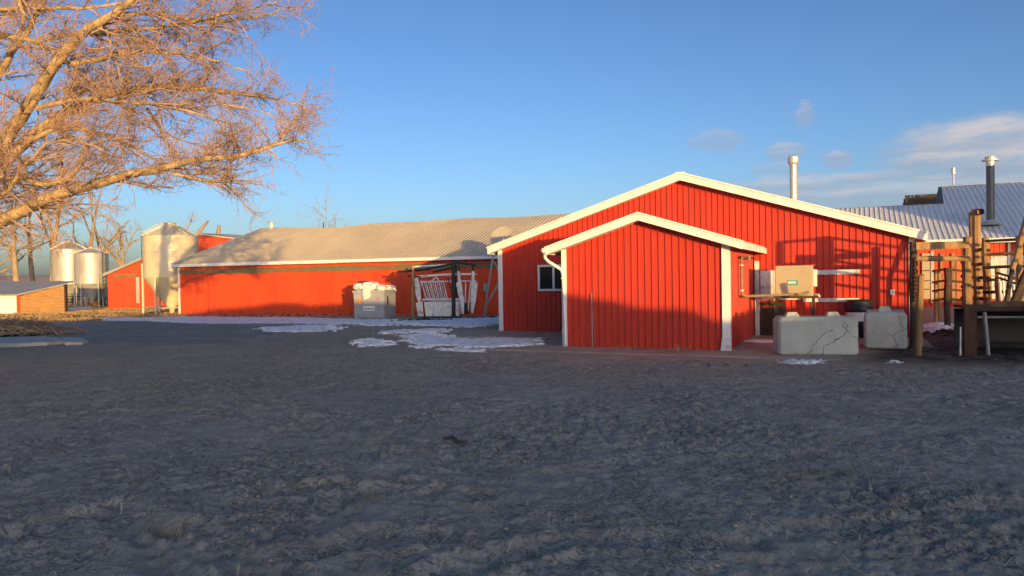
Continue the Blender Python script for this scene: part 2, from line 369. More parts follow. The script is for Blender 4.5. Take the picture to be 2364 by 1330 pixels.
def relief(X, Y):
    r = np.hypot(X, Y); near = ss(34, 14, r)
    wx = fbm(X * .8, Y * .8, 3, 40) * .5; wy = fbm(X * .8, Y * .8, 3, 44) * .5
    lump = fbm((X + wx) * 1.1, (Y + wy) * 1.6, 5, 5, .55)
    ridg = 1 - np.abs(fbm((X + wx) * 2.3, (Y + wy) * 2.9, 4, 21, .55)) * 2.2
    fine = fbm(X * 9, Y * 9, 4, 60, .6)
    clod = np.maximum(0, fbm(X * 5.5, Y * 5.5, 3, 71, .6) - .12)
    patch = ss(-.15, .35, fbm(X * .35, Y * .35, 3, 90)); patch2 = ss(-.2, .3, fbm(X * .5, Y * .5, 3, 95))
    n2 = fbm((X + wx * .6) * 2.0, (Y + wy * .6) * 2.6, 4, 101, .6); n3 = fbm((X + wx * .3) * 7.0, (Y + wy * .3) * 8.0, 3, 111, .6)
    crust = .030 * ss(.02, .11, n2) - .022 * ss(-.05, -.16, n2); crumb = .016 * ss(.02, .12, n3) - .012 * ss(-.08, -.2, n3)
    z = near * (.009 * lump + .004 * ridg * patch + .013 * fine + .018 * clod * patch + .42 * crust * (.1 + .9 * patch2) + 1.1 * crumb * (.35 + .65 * patch))
    z += ss(60, 20, r) * .03 * fbm(X * .16, Y * .16, 3, 33)
    for pts, wd, dep in TRACKS:
        m = np.array(pts)[:, :2]; lo = m.min(0) - .8; hi = m.max(0) + .8
        k = (X > lo[0]) & (X < hi[0]) & (Y > lo[1]) & (Y < hi[1])
        if not k.any(): continue
        x = X[k]; y = Y[k]
        d, run, sg = seg_dist(x + wx[k] * .25, y + wy[k] * .25, pts)
        rut = -np.exp(-(d / wd) ** 4) + .85 * np.exp(-((d - wd * 1.35) / (wd * .38)) ** 2) * (.8 + .4 * fbm(x * 2.5, y * 2.5, 2, 77))
        lug = .35 * np.exp(-(d / wd) ** 4) * np.sin((run + .6 * d * sg) / .075 * 2) ** 1
        z[k] += 1.05 * dep * (rut + lug) * (.85 + .35 * fbm(x * 1.2, y * 1.2, 2, 78))
    return z
DRIVE = [on_ground(*p) for p in [(60, 775), (90, 752), (190, 742), (330, 741), (470, 748), (620, 760), (600, 790), (430, 800), (200, 796)]]
def poly_field(X, Y, poly):
    """signed distance, positive inside a polygon on the ground"""
    P = [np.array(p[:2], float) for p in poly]; inside = np.zeros(X.shape, bool); best = np.full(X.shape, 1e9)
    for a, b in zip(P, P[1:] + P[:1]):
        d = b - a; t = np.clip(((X - a[0]) * d[0] + (Y - a[1]) * d[1]) / (d @ d + 1e-12), 0, 1)
        best = np.minimum(best, np.hypot(X - a[0] - t * d[0], Y - a[1] - t * d[1]))
        c = ((a[1] > Y) != (b[1] > Y)) & (X < (b[0] - a[0]) * (Y - a[1]) / (b[1] - a[1] + 1e-12) + a[0]); inside ^= c
    return np.where(inside, best, -best)
def bloc(X, Y): return (X - B0[0]) * BU[0] + (Y - B0[1]) * BU[1], (X - B0[0]) * BD[0] + (Y - B0[1]) * BD[1]
def calm(X, Y):
    """1 where the rough ground is left alone, 0 under pads, buildings and the drive"""
    u, d = bloc(X, Y)
    pad = ss(0, .5, np.maximum.reduce([-1.2 - u, u - 11.0, -5.7 - d, d - 18]))
    return pad * (1 - .7 * ss(-.6, .6, poly_field(X, Y, DRIVE)))
def ground_z(X, Y):
    u, d = bloc(X, Y); z = gbase(X, Y) + relief(X, Y) * calm(X, Y)
    on_pad = ((u > -2.6) & (u < 11.1) & (d > -2.2) & (d < .3)) | ((u > 2.2) & (u < 9.4) & (d > -5.35) & (d <= -2.2))
    return np.where(on_pad, np.maximum(z, .019), z)

th = np.concatenate([np.arange(-.74, .7401, .0025), np.linspace(.75, 2 * math.pi - .75, 110)[:-1]])
rr = np.concatenate([[1.2, 1.6, 2.0, 2.4], np.geomspace(2.7, 26, 430), np.geomspace(26, 75, 75)[1:], np.geomspace(75, 5200, 60)[1:]])
TT, RR = np.meshgrid(th, rr); GX = RR * np.sin(TT); GY = RR * np.cos(TT)
GZ = gbase(GX, GY) + relief(GX, GY) * calm(GX, GY)
nT, nR = len(th), len(rr)
idx = np.arange(nT * nR).reshape(nR, nT); nx = np.roll(idx, -1, 1)
Q = np.stack([idx[:-1], idx[1:], nx[1:], nx[:-1]], -1).reshape(-1, 4)
V = np.stack([GX, GY, GZ], -1).reshape(-1, 3)
V = np.concatenate([V, [[0, 0, 0.0]]]); cidx = len(V) - 1
ground = mesh_arrays('ground', V, Q, 'dirt')
bm_c = bmesh.new(); bm_c.from_mesh(ground.data); bm_c.verts.ensure_lookup_table()
for j in range(nT): bm_c.faces.new((bm_c.verts[cidx], bm_c.verts[int(idx[0, j])], bm_c.verts[int(nx[0, j])]))
bm_c.to_mesh(ground.data); bm_c.free()
X_, Y_ = V[:, 0], V[:, 1]; ub, db = bloc(X_, Y_)
wob = fbm(X_ * .4, Y_ * .4, 3, 14) * 1.5
near_b = ss(-7.5, -4.2, np.maximum(db + wob * .8, -40)) * ss(13.5, 10, ub) * ss(-9, -3, ub)
leftbrown = ss(6, 14, Y_ + wob) * ss(-1, -6, X_ + wob) * .55
brown = np.clip(np.maximum.reduce([near_b * .8, leftbrown, ss(20, 26, Y_ + wob) * .7, ss(9, 13, Y_ + wob) * .35]), 0, 1)
grass = ss(.0, 2.0, (Y_ - 38.5) + .55 * (-X_ - 24) * 0 + wob) * ss(-17.5, -21.5, X_ + wob * .6)
grass = np.maximum(grass, ss(90, 140, np.hypot(X_, Y_)))
wet = np.maximum(ss(9.5, 10.3, ub + wob * .3) * ss(-6.5, -4.5, db) * ss(6, 2, db), 0)
for nm, arr in (('brown', brown), ('grass', grass), ('wet', wet)):
    a = ground.data.attributes.new(nm, 'FLOAT', 'POINT'); a.data.foreach_set('value', np.clip(arr, 0, 1).astype(np.float32))
structure(ground)

def field_sheet(name, poly, res, mat_, thick, nz, nscale, seed, lift=.008, stretch=(1, 1), thr=0.0):
    P = np.array([p[:2] for p in poly]); lo = P.min(0) - .2; hi = P.max(0) + .2
    gx = np.arange(lo[0], hi[0], res); gy = np.arange(lo[1], hi[1], res); X, Y = np.meshgrid(gx, gy)
    f = poly_field(X, Y, poly) + nz * (fbm(X * nscale * stretch[0], Y * nscale * stretch[1], 4, seed, .6) + .75 * fbm(X * nscale * 3.2, Y * nscale * 5, 4, seed + 9, .65)) - thr
    Z = ground_z(X, Y) + lift + np.clip(f * .25, -lift - .02, thick)
    keep = f > -.02; c = keep[:-1, :-1] | keep[1:, :-1] | keep[:-1, 1:] | keep[1:, 1:]
    idx = np.arange(X.size).reshape(X.shape)
    q = np.stack([idx[:-1, :-1], idx[:-1, 1:], idx[1:, 1:], idx[1:, :-1]], -1)[c]
    if not len(q): return None
    u, inv = np.unique(q, return_inverse=True); V = np.stack([X, Y, Z], -1).reshape(-1, 3)[u]
    return mesh_arrays(name, V, inv.reshape(-1, 4), mat_)
structure(field_sheet('driveway', DRIVE, .12, 'drive', .012, .5, .8, 8, lift=.006))
# concrete apron round the small shed and along the big barn
apron = MB()
apron.prism([(-2.6, -.3), (11.1, -.3), (11.1, .018), (-2.6, .018)], -2.2, .3)
apron.prism([(2.2, -.3), (9.4, -.3), (9.4, .016), (2.2, .016)], -5.35, -2.2)
ap = apron.build('concrete_apron', 'pad_concrete'); ap.matrix_basis = Matrix.Translation(Vector(B0)) @ Matrix.Rotation(-BA, 4, 'Z'); structure(ap)

# far ridge on the left horizon
hx = np.linspace(-1800, 1500, 260); hy = np.linspace(0, 1, 10); HX, HV = np.meshgrid(hx, hy)
HY = 700 + HV * 420
HZ = (5 + 6 * ss(-.3, .5, fbm(HX / 160, HX * 0 + 3.3, 4, 2)) + 3 * ss(-200, -420, HX)) * (1 - (1 - np.clip(HV / .34, 0, 1)) ** 2) - 1.2
hi_ = np.arange(HX.size).reshape(HX.shape)
structure(mesh_arrays('hills', np.stack([HX, HY, HZ], -1).reshape(-1, 3), np.stack([hi_[:-1, :-1], hi_[:-1, 1:], hi_[1:, 1:], hi_[1:, :-1]], -1).reshape(-1, 4), 'hill'))

# unseen bank added behind the camera, crest shaped to cast the yard's shade
SHADE_CREST = [(-60, .4), (-24, .6), (-16, 1.2), (-11.2, 1.8), (-10.7, 2.02), (-9.4, 2.15), (-7.6, 2.42), (-4.6, 2.36), (-2.9, 2.62), (-1.7, 2.64), (-.3, 2.74), (.4, 2.84), (1.8, 2.80), (2.3, 2.6), (3.1, 2.65), (4.1, 2.66),
        (5.6, 2.58), (6.5, 2.4), (6.9, 2.27), (7.3, 2.2), (7.65, 2.05), (8, 2.0), (8.45, 1.98), (8.7, 1.88), (8.85, 1.73), (9.0, 1.70), (10.5, 1.82), (12, 1.92), (14.5, 1.90), (18, 2.0), (26, 2.0), (34, 1.6), (60, .6)]
sv = np.concatenate([np.linspace(-60, -12, 25), np.arange(-11.5, 16, .12), np.linspace(16.5, 60, 25)])
BT = -19.0                                            # how far up-sun of the camera it lies
hv = np.interp(sv, [b[0] for b in SHADE_CREST], [b[1] for b in SHADE_CREST]) + (-11 - BT) * SUN_T
offs = np.array([-8, -5.2, -2.8, -1.0, 0, 1.0, 2.8, 5.2, 8.0]); prof = np.array([-.05, .30, .66, .93, 1, .92, .66, .3, -.05])
BS, BO = np.meshgrid(sv, offs); BH = hv[None, :] * prof[:, None]
bxy = BS[..., None] * EH[:2] + (BO + BT)[..., None] * LH[:2]
BH = BH + .10 * fbm(bxy[..., 0] * .8, bxy[..., 1] * .8, 3, 51) * (np.abs(BO) > .5)
bi = np.arange(BS.size).reshape(BS.shape)
structure(mesh_arrays('shade_bank', np.concatenate([bxy, BH[..., None]], -1).reshape(-1, 3), np.stack([bi[:-1, :-1], bi[:-1, 1:], bi[1:, 1:], bi[1:, :-1]], -1).reshape(-1, 4), 'dirt'))

# ------------------------------------------------------------------ snow lying in patches
def px_poly(pts): return [on_ground(*p) for p in pts]
SNOW = [
    (px_poly([(335, 733), (420, 731), (560, 733), (700, 734), (815, 738), (900, 741), (830, 749), (640, 746), (470, 747), (400, 744), (330, 741)]), .07, .55, 1.0),
    (px_poly([(800, 742), (870, 738), (945, 741), (1040, 737), (1156, 732), (1158, 748), (1090, 755), (1000, 752), (920, 748), (850, 752)]), .06, .8, 1.1),
    (px_poly([(925, 775), (1000, 772), (1060, 782), (1160, 782), (1235, 785), (1248, 797), (1190, 803), (1100, 803), (1010, 800), (965, 804), (945, 790)]), .035, .4, 1.6),
    (px_poly([(810, 790), (850, 786), (900, 788), (900, 798), (840, 800)]), .035, .45, 2.2),
    (px_poly([(1000, 806), (1060, 806), (1120, 809), (1120, 813), (1040, 812)]), .03, .30, 3.0),
    (px_poly([(600, 758), (680, 753), (760, 752), (780, 760), (700, 766), (620, 766)]), .05, .8, 1.6),
    (px_poly([(880, 766), (980, 760), (1040, 764), (1000, 770), (900, 771)]), .05, .6, 1.8),
    (px_poly([(2128, 750), (2165, 744), (2190, 748), (2200, 760), (2165, 770), (2130, 766)]), .05, .3, 1.6),
    (px_poly([(1790, 834), (1840, 831), (1900, 833), (1905, 839), (1830, 841)]), .025, .22, 3.5),
    (px_poly([(2040, 835), (2080, 833), (2085, 838), (2045, 840)]), .02, .16, 4.0),
    (px_poly([(240, 735), (300, 733), (340, 737), (330, 742), (250, 741)]), .08, .5, 1.2),
    (px_poly([(105, 716), (150, 712), (205, 709), (200, 715), (140, 720)]), .10, .9, 1.0)]
for i, (poly, rs, nz, ns) in enumerate(SNOW):
    o = field_sheet('snow_patch', poly, rs * .7, 'snow', .03, nz * 1.25, ns, 100 + i * 5, thr=.10, stretch=(.6, 1.3))
    if o: o['kind'] = 'stuff'; o['label'] = 'dirty snow lying on the yard'
pad_snow = field_sheet('snow_patch', [bw(5.6 + a, -2.2 + b, 0) for a, b in ((1.6, .2), (2.3, .0), (2.5, .5), (1.9, .7))], .04, 'snow', .02, .2, 2.5, 180, lift=.006)
pad_snow['kind'] = 'stuff'

# ------------------------------------------------------------------ big red barn
BWID, BEZ, BRZ, BOV, BLEN = 10.867, 2.4948, 4.2966, .2845, 17.0
bsl = (BRZ - BEZ) / (BWID / 2 + BOV)
def btop(u): return BRZ - abs(u - BWID / 2) * bsl
barn = thing('red_barn', 'wide red ribbed metal barn with cream trimmed low gable behind the small shed', 'barn', B0, -BA)
MB().sheet(0, BWID, .150, .044, .028, lambda x: (x, 0, -.12), lambda x: (x, 0, btop(x) - .10), (0, -1, 0)).build('front_wall', 'red_metal', barn)
MB().sheet(0, BLEN, .150, .044, .028, lambda x: (0, x, -.3), lambda x: (0, x, btop(0) - .10), (-1, 0, 0)).build('side_wall', 'red_metal', barn)
MB().sheet(0, BLEN, .150, .044, .028, lambda x: (BWID, x, -.3), lambda x: (BWID, x, btop(0) - .10), (1, 0, 0)).build('side_wall', 'red_metal', barn)
MB().prism([(0, -.3), (BWID, -.3), (BWID, btop(0) - .1), (BWID / 2, BRZ - .1), (0, btop(0) - .1)], BLEN - .05, BLEN).build('rear_wall', 'red_metal', barn)
for sgn in (-1, 1):
    ue = BWID / 2 + sgn * (BWID / 2 + BOV)
    MB().sheet(-BOV, BLEN + .2, .22, .04, .022, lambda x: (ue, x, BEZ), lambda x: (BWID / 2, x, BRZ), (sgn * bsl * .95, 0, .95)).build('roof', 'roof_tan', barn)
    m = MB(); f = lambda t, dz: (BWID / 2 + sgn * t, BRZ - t * bsl + dz)
    T = BWID / 2 + BOV
    m.prism([f(0, -.012), f(T, -.012), f(T, -.185), f(0, -.185)], -BOV - .025, -BOV).build('rake_board', 'white_trim', barn)
    m = MB(); m.prism([f(0, -.150), f(T - .02, -.150), f(T - .02, -.165), f(0, -.165)], -BOV + .003, -.004).build('soffit', 'white_trim', barn)
    m = MB(); m.prism([f(0, .034), f(T + .03, .034), f(T + .03, -.008), f(0, -.008)], -BOV - .045, -BOV + .10).build('drip_edge', 'white_trim', barn)
    xe = ue
    MB().box(min(xe, xe + sgn * .02), max(xe, xe + sgn * .02), -BOV, BLEN, BEZ - .185, BEZ - .012).build('eave_board', 'white_trim', barn)
MB().box(BWID / 2 - .12, BWID / 2 + .12, -BOV, BLEN, BRZ + .012, BRZ + .035).build('ridge_cap', 'white_trim', barn)
MB().box(-.06, .075, -.055, -.030, -.05, btop(0) - .155).build('corner_trim', 'white_trim', barn)
MB().box(BWID - .07, BWID + .04, -.055, -.030, -.05, btop(0) - .155).build('corner_trim', 'white_trim', barn)
MB().box(-.062, -.03, -.052, .08, -.05, btop(0) - .155).build('corner_trim', 'white_trim', barn)
# sliding window, its right half behind the shed's downspout
u0, z1 = bface(1243, 612); u1 = u0 + .98; z0 = bface(1243, 672)[1]
win = MB()
for (a, b, c, d) in ((u0, u1, z0, z0 + .06), (u0, u1, z1 - .06, z1), (u0, u0 + .06, z0 + .06, z1 - .06), (u1 - .06, u1, z0 + .06, z1 - .06)): win.box(a, b, -.075, -.022, c, d)
wf = win.build('window', 'white_trim', barn, bevel=.004)
um = (u0 + u1) / 2
MB().box(um - .03, um + .03, -.066, -.03, z0 + .061, z1 - .061).build('mullion', 'white_trim', wf)
MB().box(u0 + .061, um - .031, -.040, -.034, z0 + .061, z1 - .061).build('pane', 'window_glass', wf)
MB().box(um + .031, u1 - .061, -.048, -.042, z0 + .061, z1 - .061).build('pane', 'window_glass', wf)
# white door sheets, rails and the low plank door beside the shed
dz = lambda y: bface(1790, y)[1]
dr = MB()
for k in range(3): dr.box(7.42 + k * .32, 7.42 + k * .32 + .312, -.055, -.025, .93, 1.68)
door = dr.build('white_door', 'white_worn', barn)
for ya, yb in ((622, 633), (688, 697)):
    za, zb = bface(1985, ya)[1], bface(1985, yb)[1]
    MB().box(8.44, 9.74, -.062, -.024, zb, za).build('door_rail', 'white_worn', barn, bevel=.006)
for k in range(6):
    MB().box(7.40, 8.02, -.05 - .004 * (k % 2), -.022, .02 + k * .118, .02 + k * .118 + .112).build('plank', 'dark_wood', barn)
MB().box(7.28, 7.39, -.09, -.022, -.02, 1.93).build('door_jamb', 'white_worn', barn, bevel=.006)
MB().box(7.40, 8.0, -.07, -.03, .77, .86).build('door_rail', 'wood', barn)
us, zs = bface(2060, 672)
MB().box(us - .05, us + .05, -.055, -.030, zs - .09, zs + .04).build('outlet_cover', 'white_trim', barn, bevel=.006)
# ------------------------------------------------------------------ stovepipes
def stovepipe(name, label, p, z0, z1, r, matn, cap):
    t = thing(name, label, 'chimney', p)
    MB().tube([(0, 0, z0), (0, 0, z1 - .2)], r, 16).build('pipe', matn, t, smooth=False)
    MB().lathe([(r * 2.6, z0 + .02), (r * 1.9, z0 + .10), (r * 1.05, z0 + .26)], 16).build('flashing', 'galvanised', t)
    for zz in cap: MB().tube([(0, 0, z0 + zz), (0, 0, z0 + zz + .03)], r * 1.07, 16).build('seam_band', matn, t)
    return t
q = bw(7.95, 4.2, 0); zr = btop(7.95)
sp1 = stovepipe('stovepipe', 'pale metal chimney pipe standing above the ridge of the wide red barn', q, zr - .05, plane_hit(1737, 362, q, (0, 1, 0))[2], .105, 'bare_metal', (.45, .95))
zt = plane_hit(1737, 362, q, (0, 1, 0))[2]
MB().lathe([(.12, zt - .26), (.16, zt - .20), (.16, zt - .03), (.10, zt), (.02, zt)], 16).build('cap', 'bare_metal', sp1)

# ------------------------------------------------------------------ small red shed in front of the barn
SW_, SEZ, SRZ, SOV = 3.6262, 2.2577, 2.9374, .323; SLEN = float((B0 - S0) @ BD)
ssl = (SRZ - SEZ) / (SW_ / 2 + SOV)
def stop(u): return SRZ - abs(u - SW_ / 2) * ssl
shed = thing('small_shed', 'small red ribbed metal shed with cream trim in the middle of the yard', 'shed', S0, -BA)
MB().sheet(0, SW_, .150, .046, .028, lambda x: (x, 0, -.06), lambda x: (x, 0, stop(x) - .09), (0, -1, 0)).build('front_wall', 'red_metal', shed)
MB().sheet(0, SLEN - .03, .150, .046, .028, lambda x: (0, x, -.06), lambda x: (0, x, stop(0) - .09), (-1, 0, 0)).build('side_wall', 'red_metal', shed)
MB().sheet(0, SLEN - .03, .150, .020, .008, lambda x: (SW_, x, -.06), lambda x: (SW_, x, stop(0) - .09), (1, 0, 0)).build('side_wall', 'red_metal', shed)
for sgn in (-1, 1):
    ue = SW_ / 2 + sgn * (SW_ / 2 + SOV); T = SW_ / 2 + SOV
    MB().sheet(-SOV, SLEN - .03, .2, .04, .02, lambda x: (ue, x, SEZ), lambda x: (SW_ / 2, x, SRZ), (sgn * ssl * .95, 0, .95)).build('roof', 'roof_tan', shed)
    f = lambda t, dz: (SW_ / 2 + sgn * t, SRZ - t * ssl + dz)
    MB().prism([f(0, -.012), f(T, -.012), f(T, -.155), f(0, -.155)], -SOV - .022, -SOV).build('rake_board', 'white_trim', shed)
    MB().prism([f(0, .028), f(T + .025, .028), f(T + .025, -.008), f(0, -.008)], -SOV - .038, -SOV + .08).build('drip_edge', 'white_trim', shed)
    MB().prism([f(0, -.130), f(T - .02, -.130), f(T - .02, -.144), f(0, -.144)], -SOV + .003, -.004).build('soffit', 'white_trim', shed)
    MB().box(min(ue, ue + sgn * .02), max(ue, ue + sgn * .02), -SOV, SLEN - .04, SEZ - .15, SEZ - .010).build('eave_board', 'white_trim', shed)
MB().box(-.05, .065, -.058, -.030, -.03, stop(0) - .13).build('corner_trim', 'white_trim', shed)
MB().box(SW_ - .125, SW_ + .03, -.060, -.030, -.03, stop(0) - .13).build('corner_trim', 'white_trim', shed)
MB().box(SW_ + .012, SW_ + .032, -.053, .12, -.03, stop(0) - .13).build('corner_trim', 'white_trim', shed)
MB().prism([(SW_ - .17, -.02), (SW_ + .05, -.02), (SW_ + .035, .28), (SW_ - .13, .28)], -.075, -.05).build('trim_foot', 'white_worn', shed)
gut = MB(); gut.tube([(-SOV - .06, -SOV - .02, SEZ - .055), (-SOV - .06, SLEN - .06, SEZ - .055)], .055, 10); gut.build('gutter', 'white_trim', shed, smooth=True)
P = lambda a, b, c: (a, b, c)
MB().tube([P(-SOV - .05, -SOV + .08, SEZ - .09), P(-SOV - .05, -SOV + .08, SEZ - .22), P(-SOV + .02, -SOV + .12, SEZ - .31), P(-.14, -.09, SEZ - .43), P(-.035, -.095, SEZ - .50), P(.0, -.10, SEZ - .60), P(.02, -.10, 1.2), P(.04, -.10, .12), P(.045, -.12, .05)], .038, 10).build('downspout', 'white_trim', shed, smooth=True)
for z in (1.55, .35): MB().box(-.03, .075, -.145, -.05, z, z + .03).build('strap', 'white_trim', shed)
rod = MB().tube([S0 + BU * .66 - BD * .06 + np.array([0, 0, 1.22]), S0 + BU * .70 - BD * .16 + np.array([0, 0, .03])], .011, 8)
tag(rod.build('steel_rod', 'grey_steel'), 'thin grey rod leaning upright against the small red shed', 'rod')

# ------------------------------------------------------------------ equipment cabinet on its stand, with the pipe
CD = -1.62
ca = thing('equipment_cabinet', 'beige metal cabinet with small green label on dark legs', 'cabinet', bw(0, CD, 0), -BA)
cu0, cz1 = bface(1789, 614, CD); cu1, _ = bface(1876, 614, CD); _, cz0 = bface(1789, 684, CD)
MB().box(cu0, cu1, 0, .42, cz0, cz1).build('housing', 'beige_paint', ca, bevel=.008)
MB().box(cu0 + .012, cu1 - .012, -.018, -.001, cz0 + .012, cz1 - .012).build('front_panel', 'beige_paint', ca, bevel=.004)
la0, lz1 = bface(1818, 647, CD); la1, lz0 = bface(1842, 658, CD)
lab = MB().box(la0, la1, -.026, -.019, lz0, lz1).build('label_plate', 'green_label', ca)
for k, (a, b) in enumerate(((.10, .22), (.28, .42), (.48, .60), (.66, .80))):   # worn pale lettering
    lw = la1 - la0; MB().box(la0 + lw * a, la0 + lw * b, -.029, -.0265, lz0 + .028 + .006 * (k % 2), lz1 - .026).build('letter', 'white_trim', lab)
MB().box(cu0 - .04, cu1 + .06, .0, .44, cz0 - .05, cz0 - .004).build('shelf', 'rust_steel', ca)
for x in (cu0 + .015, cu1 + .0):
    for y in (.03, .40): MB().box(x - .022, x + .022, y - .022, y + .022, .035, cz0 - .052).build('leg', 'dark_steel', ca)
MB().box(cu1 + .005, cu1 + .085, .10, .25, cz0 + .22, cz1 - .10).build('side_box', 'white_worn', ca, bevel=.006)
MB().tube([(cu1 + .01, .2, cz0 + .02), (cu1 + .12, .15, cz0 + .02), (cu1 + .13, .15, cz0 - .04)], .035, 10).build('elbow', 'bare_metal', ca, smooth=True)
pipe = thing('feed_pipe', 'brown pipe looping from the small shed wall to the beige cabinet', 'pipe', B0, -BA)
pu, pd, pz1, pz0 = 7.325, -2.85, 1.985, 1.10
MB().tube([(pu, -.9, pz1), (pu, pd + .08, pz1), (pu, pd + .02, pz1 - .015), (pu, pd, pz1 - .07), (pu, pd, pz0 + .09), (pu + .02, pd, pz0 + .025), (pu + .09, pd + .04, pz0), (cu1 - .20, CD - .10, cz0 + .05), (cu1 - .12, CD - .07, cz0 + .07), (cu1 - .10, CD - .01, cz0 + .09)], .031, 10).build('pipe_run', 'pipe_brown', pipe, smooth=True)
for z in (pz1 - .20, pz0 + .12): MB().tube([(pu, pd, z), (pu, pd, z + .025)], .042, 10).build('coupling', 'white_trim', pipe)
MB().tube([(pu, -1.6, pz1), (pu, -1.56, pz1)], .040, 10).build('coupling', 'white_trim', pipe)
vp = bw(7.75, -.35, 0)
valve = thing('water_hydrant', 'dark upright standpipe with valve in front of the plank door', 'hydrant', vp)
MB().tube([(0, 0, .03), (0, 0, .85)], .035, 8).build('standpipe', 'dark_steel', valve)
MB().tube([(-.10, 0, .85), (.12, 0, .85)], .05, 8).build('valve_body', 'dark_steel', valve)
MB().tube([(.02, 0, .88), (.02, 0, 1.0), (.16, 0, 1.05)], .016, 6).build('handle', 'orange_mark', valve)

# ------------------------------------------------------------------ concrete blocks
def block(label, loc, rz, L, D, H, lugs):
    t = thing('concrete_block', label, 'concrete block', loc, rz, 'concrete blocks by the barn')
    b = MB(); c = .05
    ring = lambda e, z: [(-L / 2 + e + c, -D / 2 + e, z), (L / 2 - e - c, -D / 2 + e, z), (L / 2 - e, -D / 2 + e + c, z), (L / 2 - e, D / 2 - e - c, z), (L / 2 - e - c, D / 2 - e, z), (-L / 2 + e + c, D / 2 - e, z), (-L / 2 + e, D / 2 - e - c, z), (-L / 2 + e, -D / 2 + e + c, z)]
    levels = [ring(.025, 0), ring(0, .03), ring(0, H - .07), ring(.055, H)]
    vs = sum(levels, []); fs = [tuple(range(7, -1, -1)), tuple(range(24, 32))]
    for i in range(3): fs += [(i * 8 + j, i * 8 + (j + 1) % 8, (i + 1) * 8 + (j + 1) % 8, (i + 1) * 8 + j) for j in range(8)]
    b.add(vs, fs).build('body', 'block_concrete', t, bevel=.008)
    for x, y in lugs:
        m = MB(); a, e, h = .135, .085, .085
        m.add([(x - a, y - a, H - .004), (x + a, y - a, H - .004), (x + a, y + a, H - .004), (x - a, y + a, H - .004), (x - e, y - e, H + h), (x + e, y - e, H + h), (x + e, y + e, H + h), (x - e, y + e, H + h)],
              [(0, 1, 5, 4), (1, 2, 6, 5), (2, 3, 7, 6), (3, 0, 4, 7), (4, 5, 6, 7)]).build('lug', 'block_concrete', t, bevel=.006)
    return t
def block_mat():
    m = bpy.data.materials.new('block_concrete'); m.use_nodes = True; M['block_concrete'] = m
    t = NT(m.node_tree); b = t.n['Principled BSDF']; co = t.new('ShaderNodeTexCoord').outputs['Object']
    n = t.noise(co, 2.2, 6, .6); nf = t.noise(co, 30, 5, .65)
    c = t.mix(t.ramp(n, .3, .7), (.37, .38, .345), (.47, .475, .43))
    vor = t.new('ShaderNodeTexVoronoi', feature='DISTANCE_TO_EDGE'); vor.inputs['Scale'].default_value = 1.6
    wv = t.new('ShaderNodeVectorMath', operation='ADD'); t.put(wv.inputs[0], co)
    nz = t.new('ShaderNodeTexNoise'); nz.inputs['Scale'].default_value = 3; t.put(nz.inputs['Vector'], co)
    sc = t.scale(nz.outputs['Color'], (.5, .5, .5)); t.put(wv.inputs[1], sc); t.put(vor.inputs['Vector'], wv.outputs[0])
    crack = t.math('MULTIPLY', t.ramp(vor.outputs['Distance'], .022, .006), t.ramp(t.noise(co, 1.3, 2, .5), .44, .56))
    pits = t.ramp(t.noise(co, 14, 2, .5), .70, .76)
    c = t.mix(t.ramp(nf, .55, .75, 0, .35), c, (.27, .27, .24)); c = t.mix(t.math('MULTIPLY', crack, .8), c, (.15, .145, .13)); c = t.mix(t.math('MULTIPLY', pits, .7), c, (.16, .155, .14))
    t.put(b.inputs['Base Color'], c); b.inputs['Roughness'].default_value = .85; b.inputs['Specular IOR Level'].default_value = .2
    h = t.math('SUBTRACT', t.math('MULTIPLY', nf, .4), t.math('ADD', crack, pits)); t.put(b.inputs['Normal'], t.bump(h, .6, .012))
block_mat()
pa, pb = on_z(1795, 819, .02), on_z(1980, 822, .02)
rz1 = math.atan2(pb[1] - pa[1], pb[0] - pa[0]) * .6; mid = (pa + pb) / 2
block('long pale grey concrete block with two lugs in front of the cabinet', (mid[0] + .10, mid[1] + .36, .02), rz1, 1.46, .72, .73, ((-.42, 0), (.33, 0)))
pa = on_z(2047, 806, .02); block('square ended grey concrete block with one lug beside the barn corner', (pa[0] + .30, pa[1] + .66, .02), -.46, .80, 1.4, .75, ((0, -.42), (0, .42)))
q = on_z(1993, 778, .035)
dm = thing('plastic_barrel', 'black plastic barrel with white band between the two concrete blocks', 'barrel', (q[0] - .03, q[1] + .1, .036))
MB().lathe([(.0, .0), (.27, .0), (.30, .03), (.30, .30), (.31, .32), (.31, .36), (.30, .38), (.30, .62), (.31, .64), (.31, .68), (.30, .70), (.30, .86), (.27, .90), (.0, .90)], 28).build('body', 'black_plastic', dm, smooth=True)
MB().lathe([(.314, .39), (.314, .60)], 28).build('band', 'white_trim', dm, smooth=True)
MB().tube([(.12, 0, .90), (.12, 0, .93)], .04, 10).build('bung', 'black_plastic', dm)

# ------------------------------------------------------------------ long red barn on the left
LLEN, LEZ, LRUN, LRZ = 33.0, 2.70, 8.34, 5.47
long = thing('long_barn', 'long low red barn with broad tan metal roof behind the yard', 'barn', L0, -LA)
def lridge(u): return LRZ - .16 * math.exp(-((u - 5.5) / 4.0) ** 2) + .03 * math.sin(u * .9)
MB().sheet(0, LLEN, .152, .044, .026, lambda x: (x, 0, -.75), lambda x: (x, 0, LEZ), (0, -1, 0)).build('front_wall', 'red_barn', long)
MB().prism([(0, -.75), (LLEN, -.75), (LLEN, LEZ), (0, LEZ)], 2 * LRUN - .06, 2 * LRUN).build('rear_wall', 'red_barn', long)
for u in (0, LLEN):
    m = MB(); m.add([(u, .002, -.75), (u, 2 * LRUN, -.75), (u, 2 * LRUN, LEZ), (u, LRUN, LRZ - .12), (u, .002, LEZ)], [(0, 1, 2, 3, 4)]); m.build('gable_wall', 'red_barn', long)
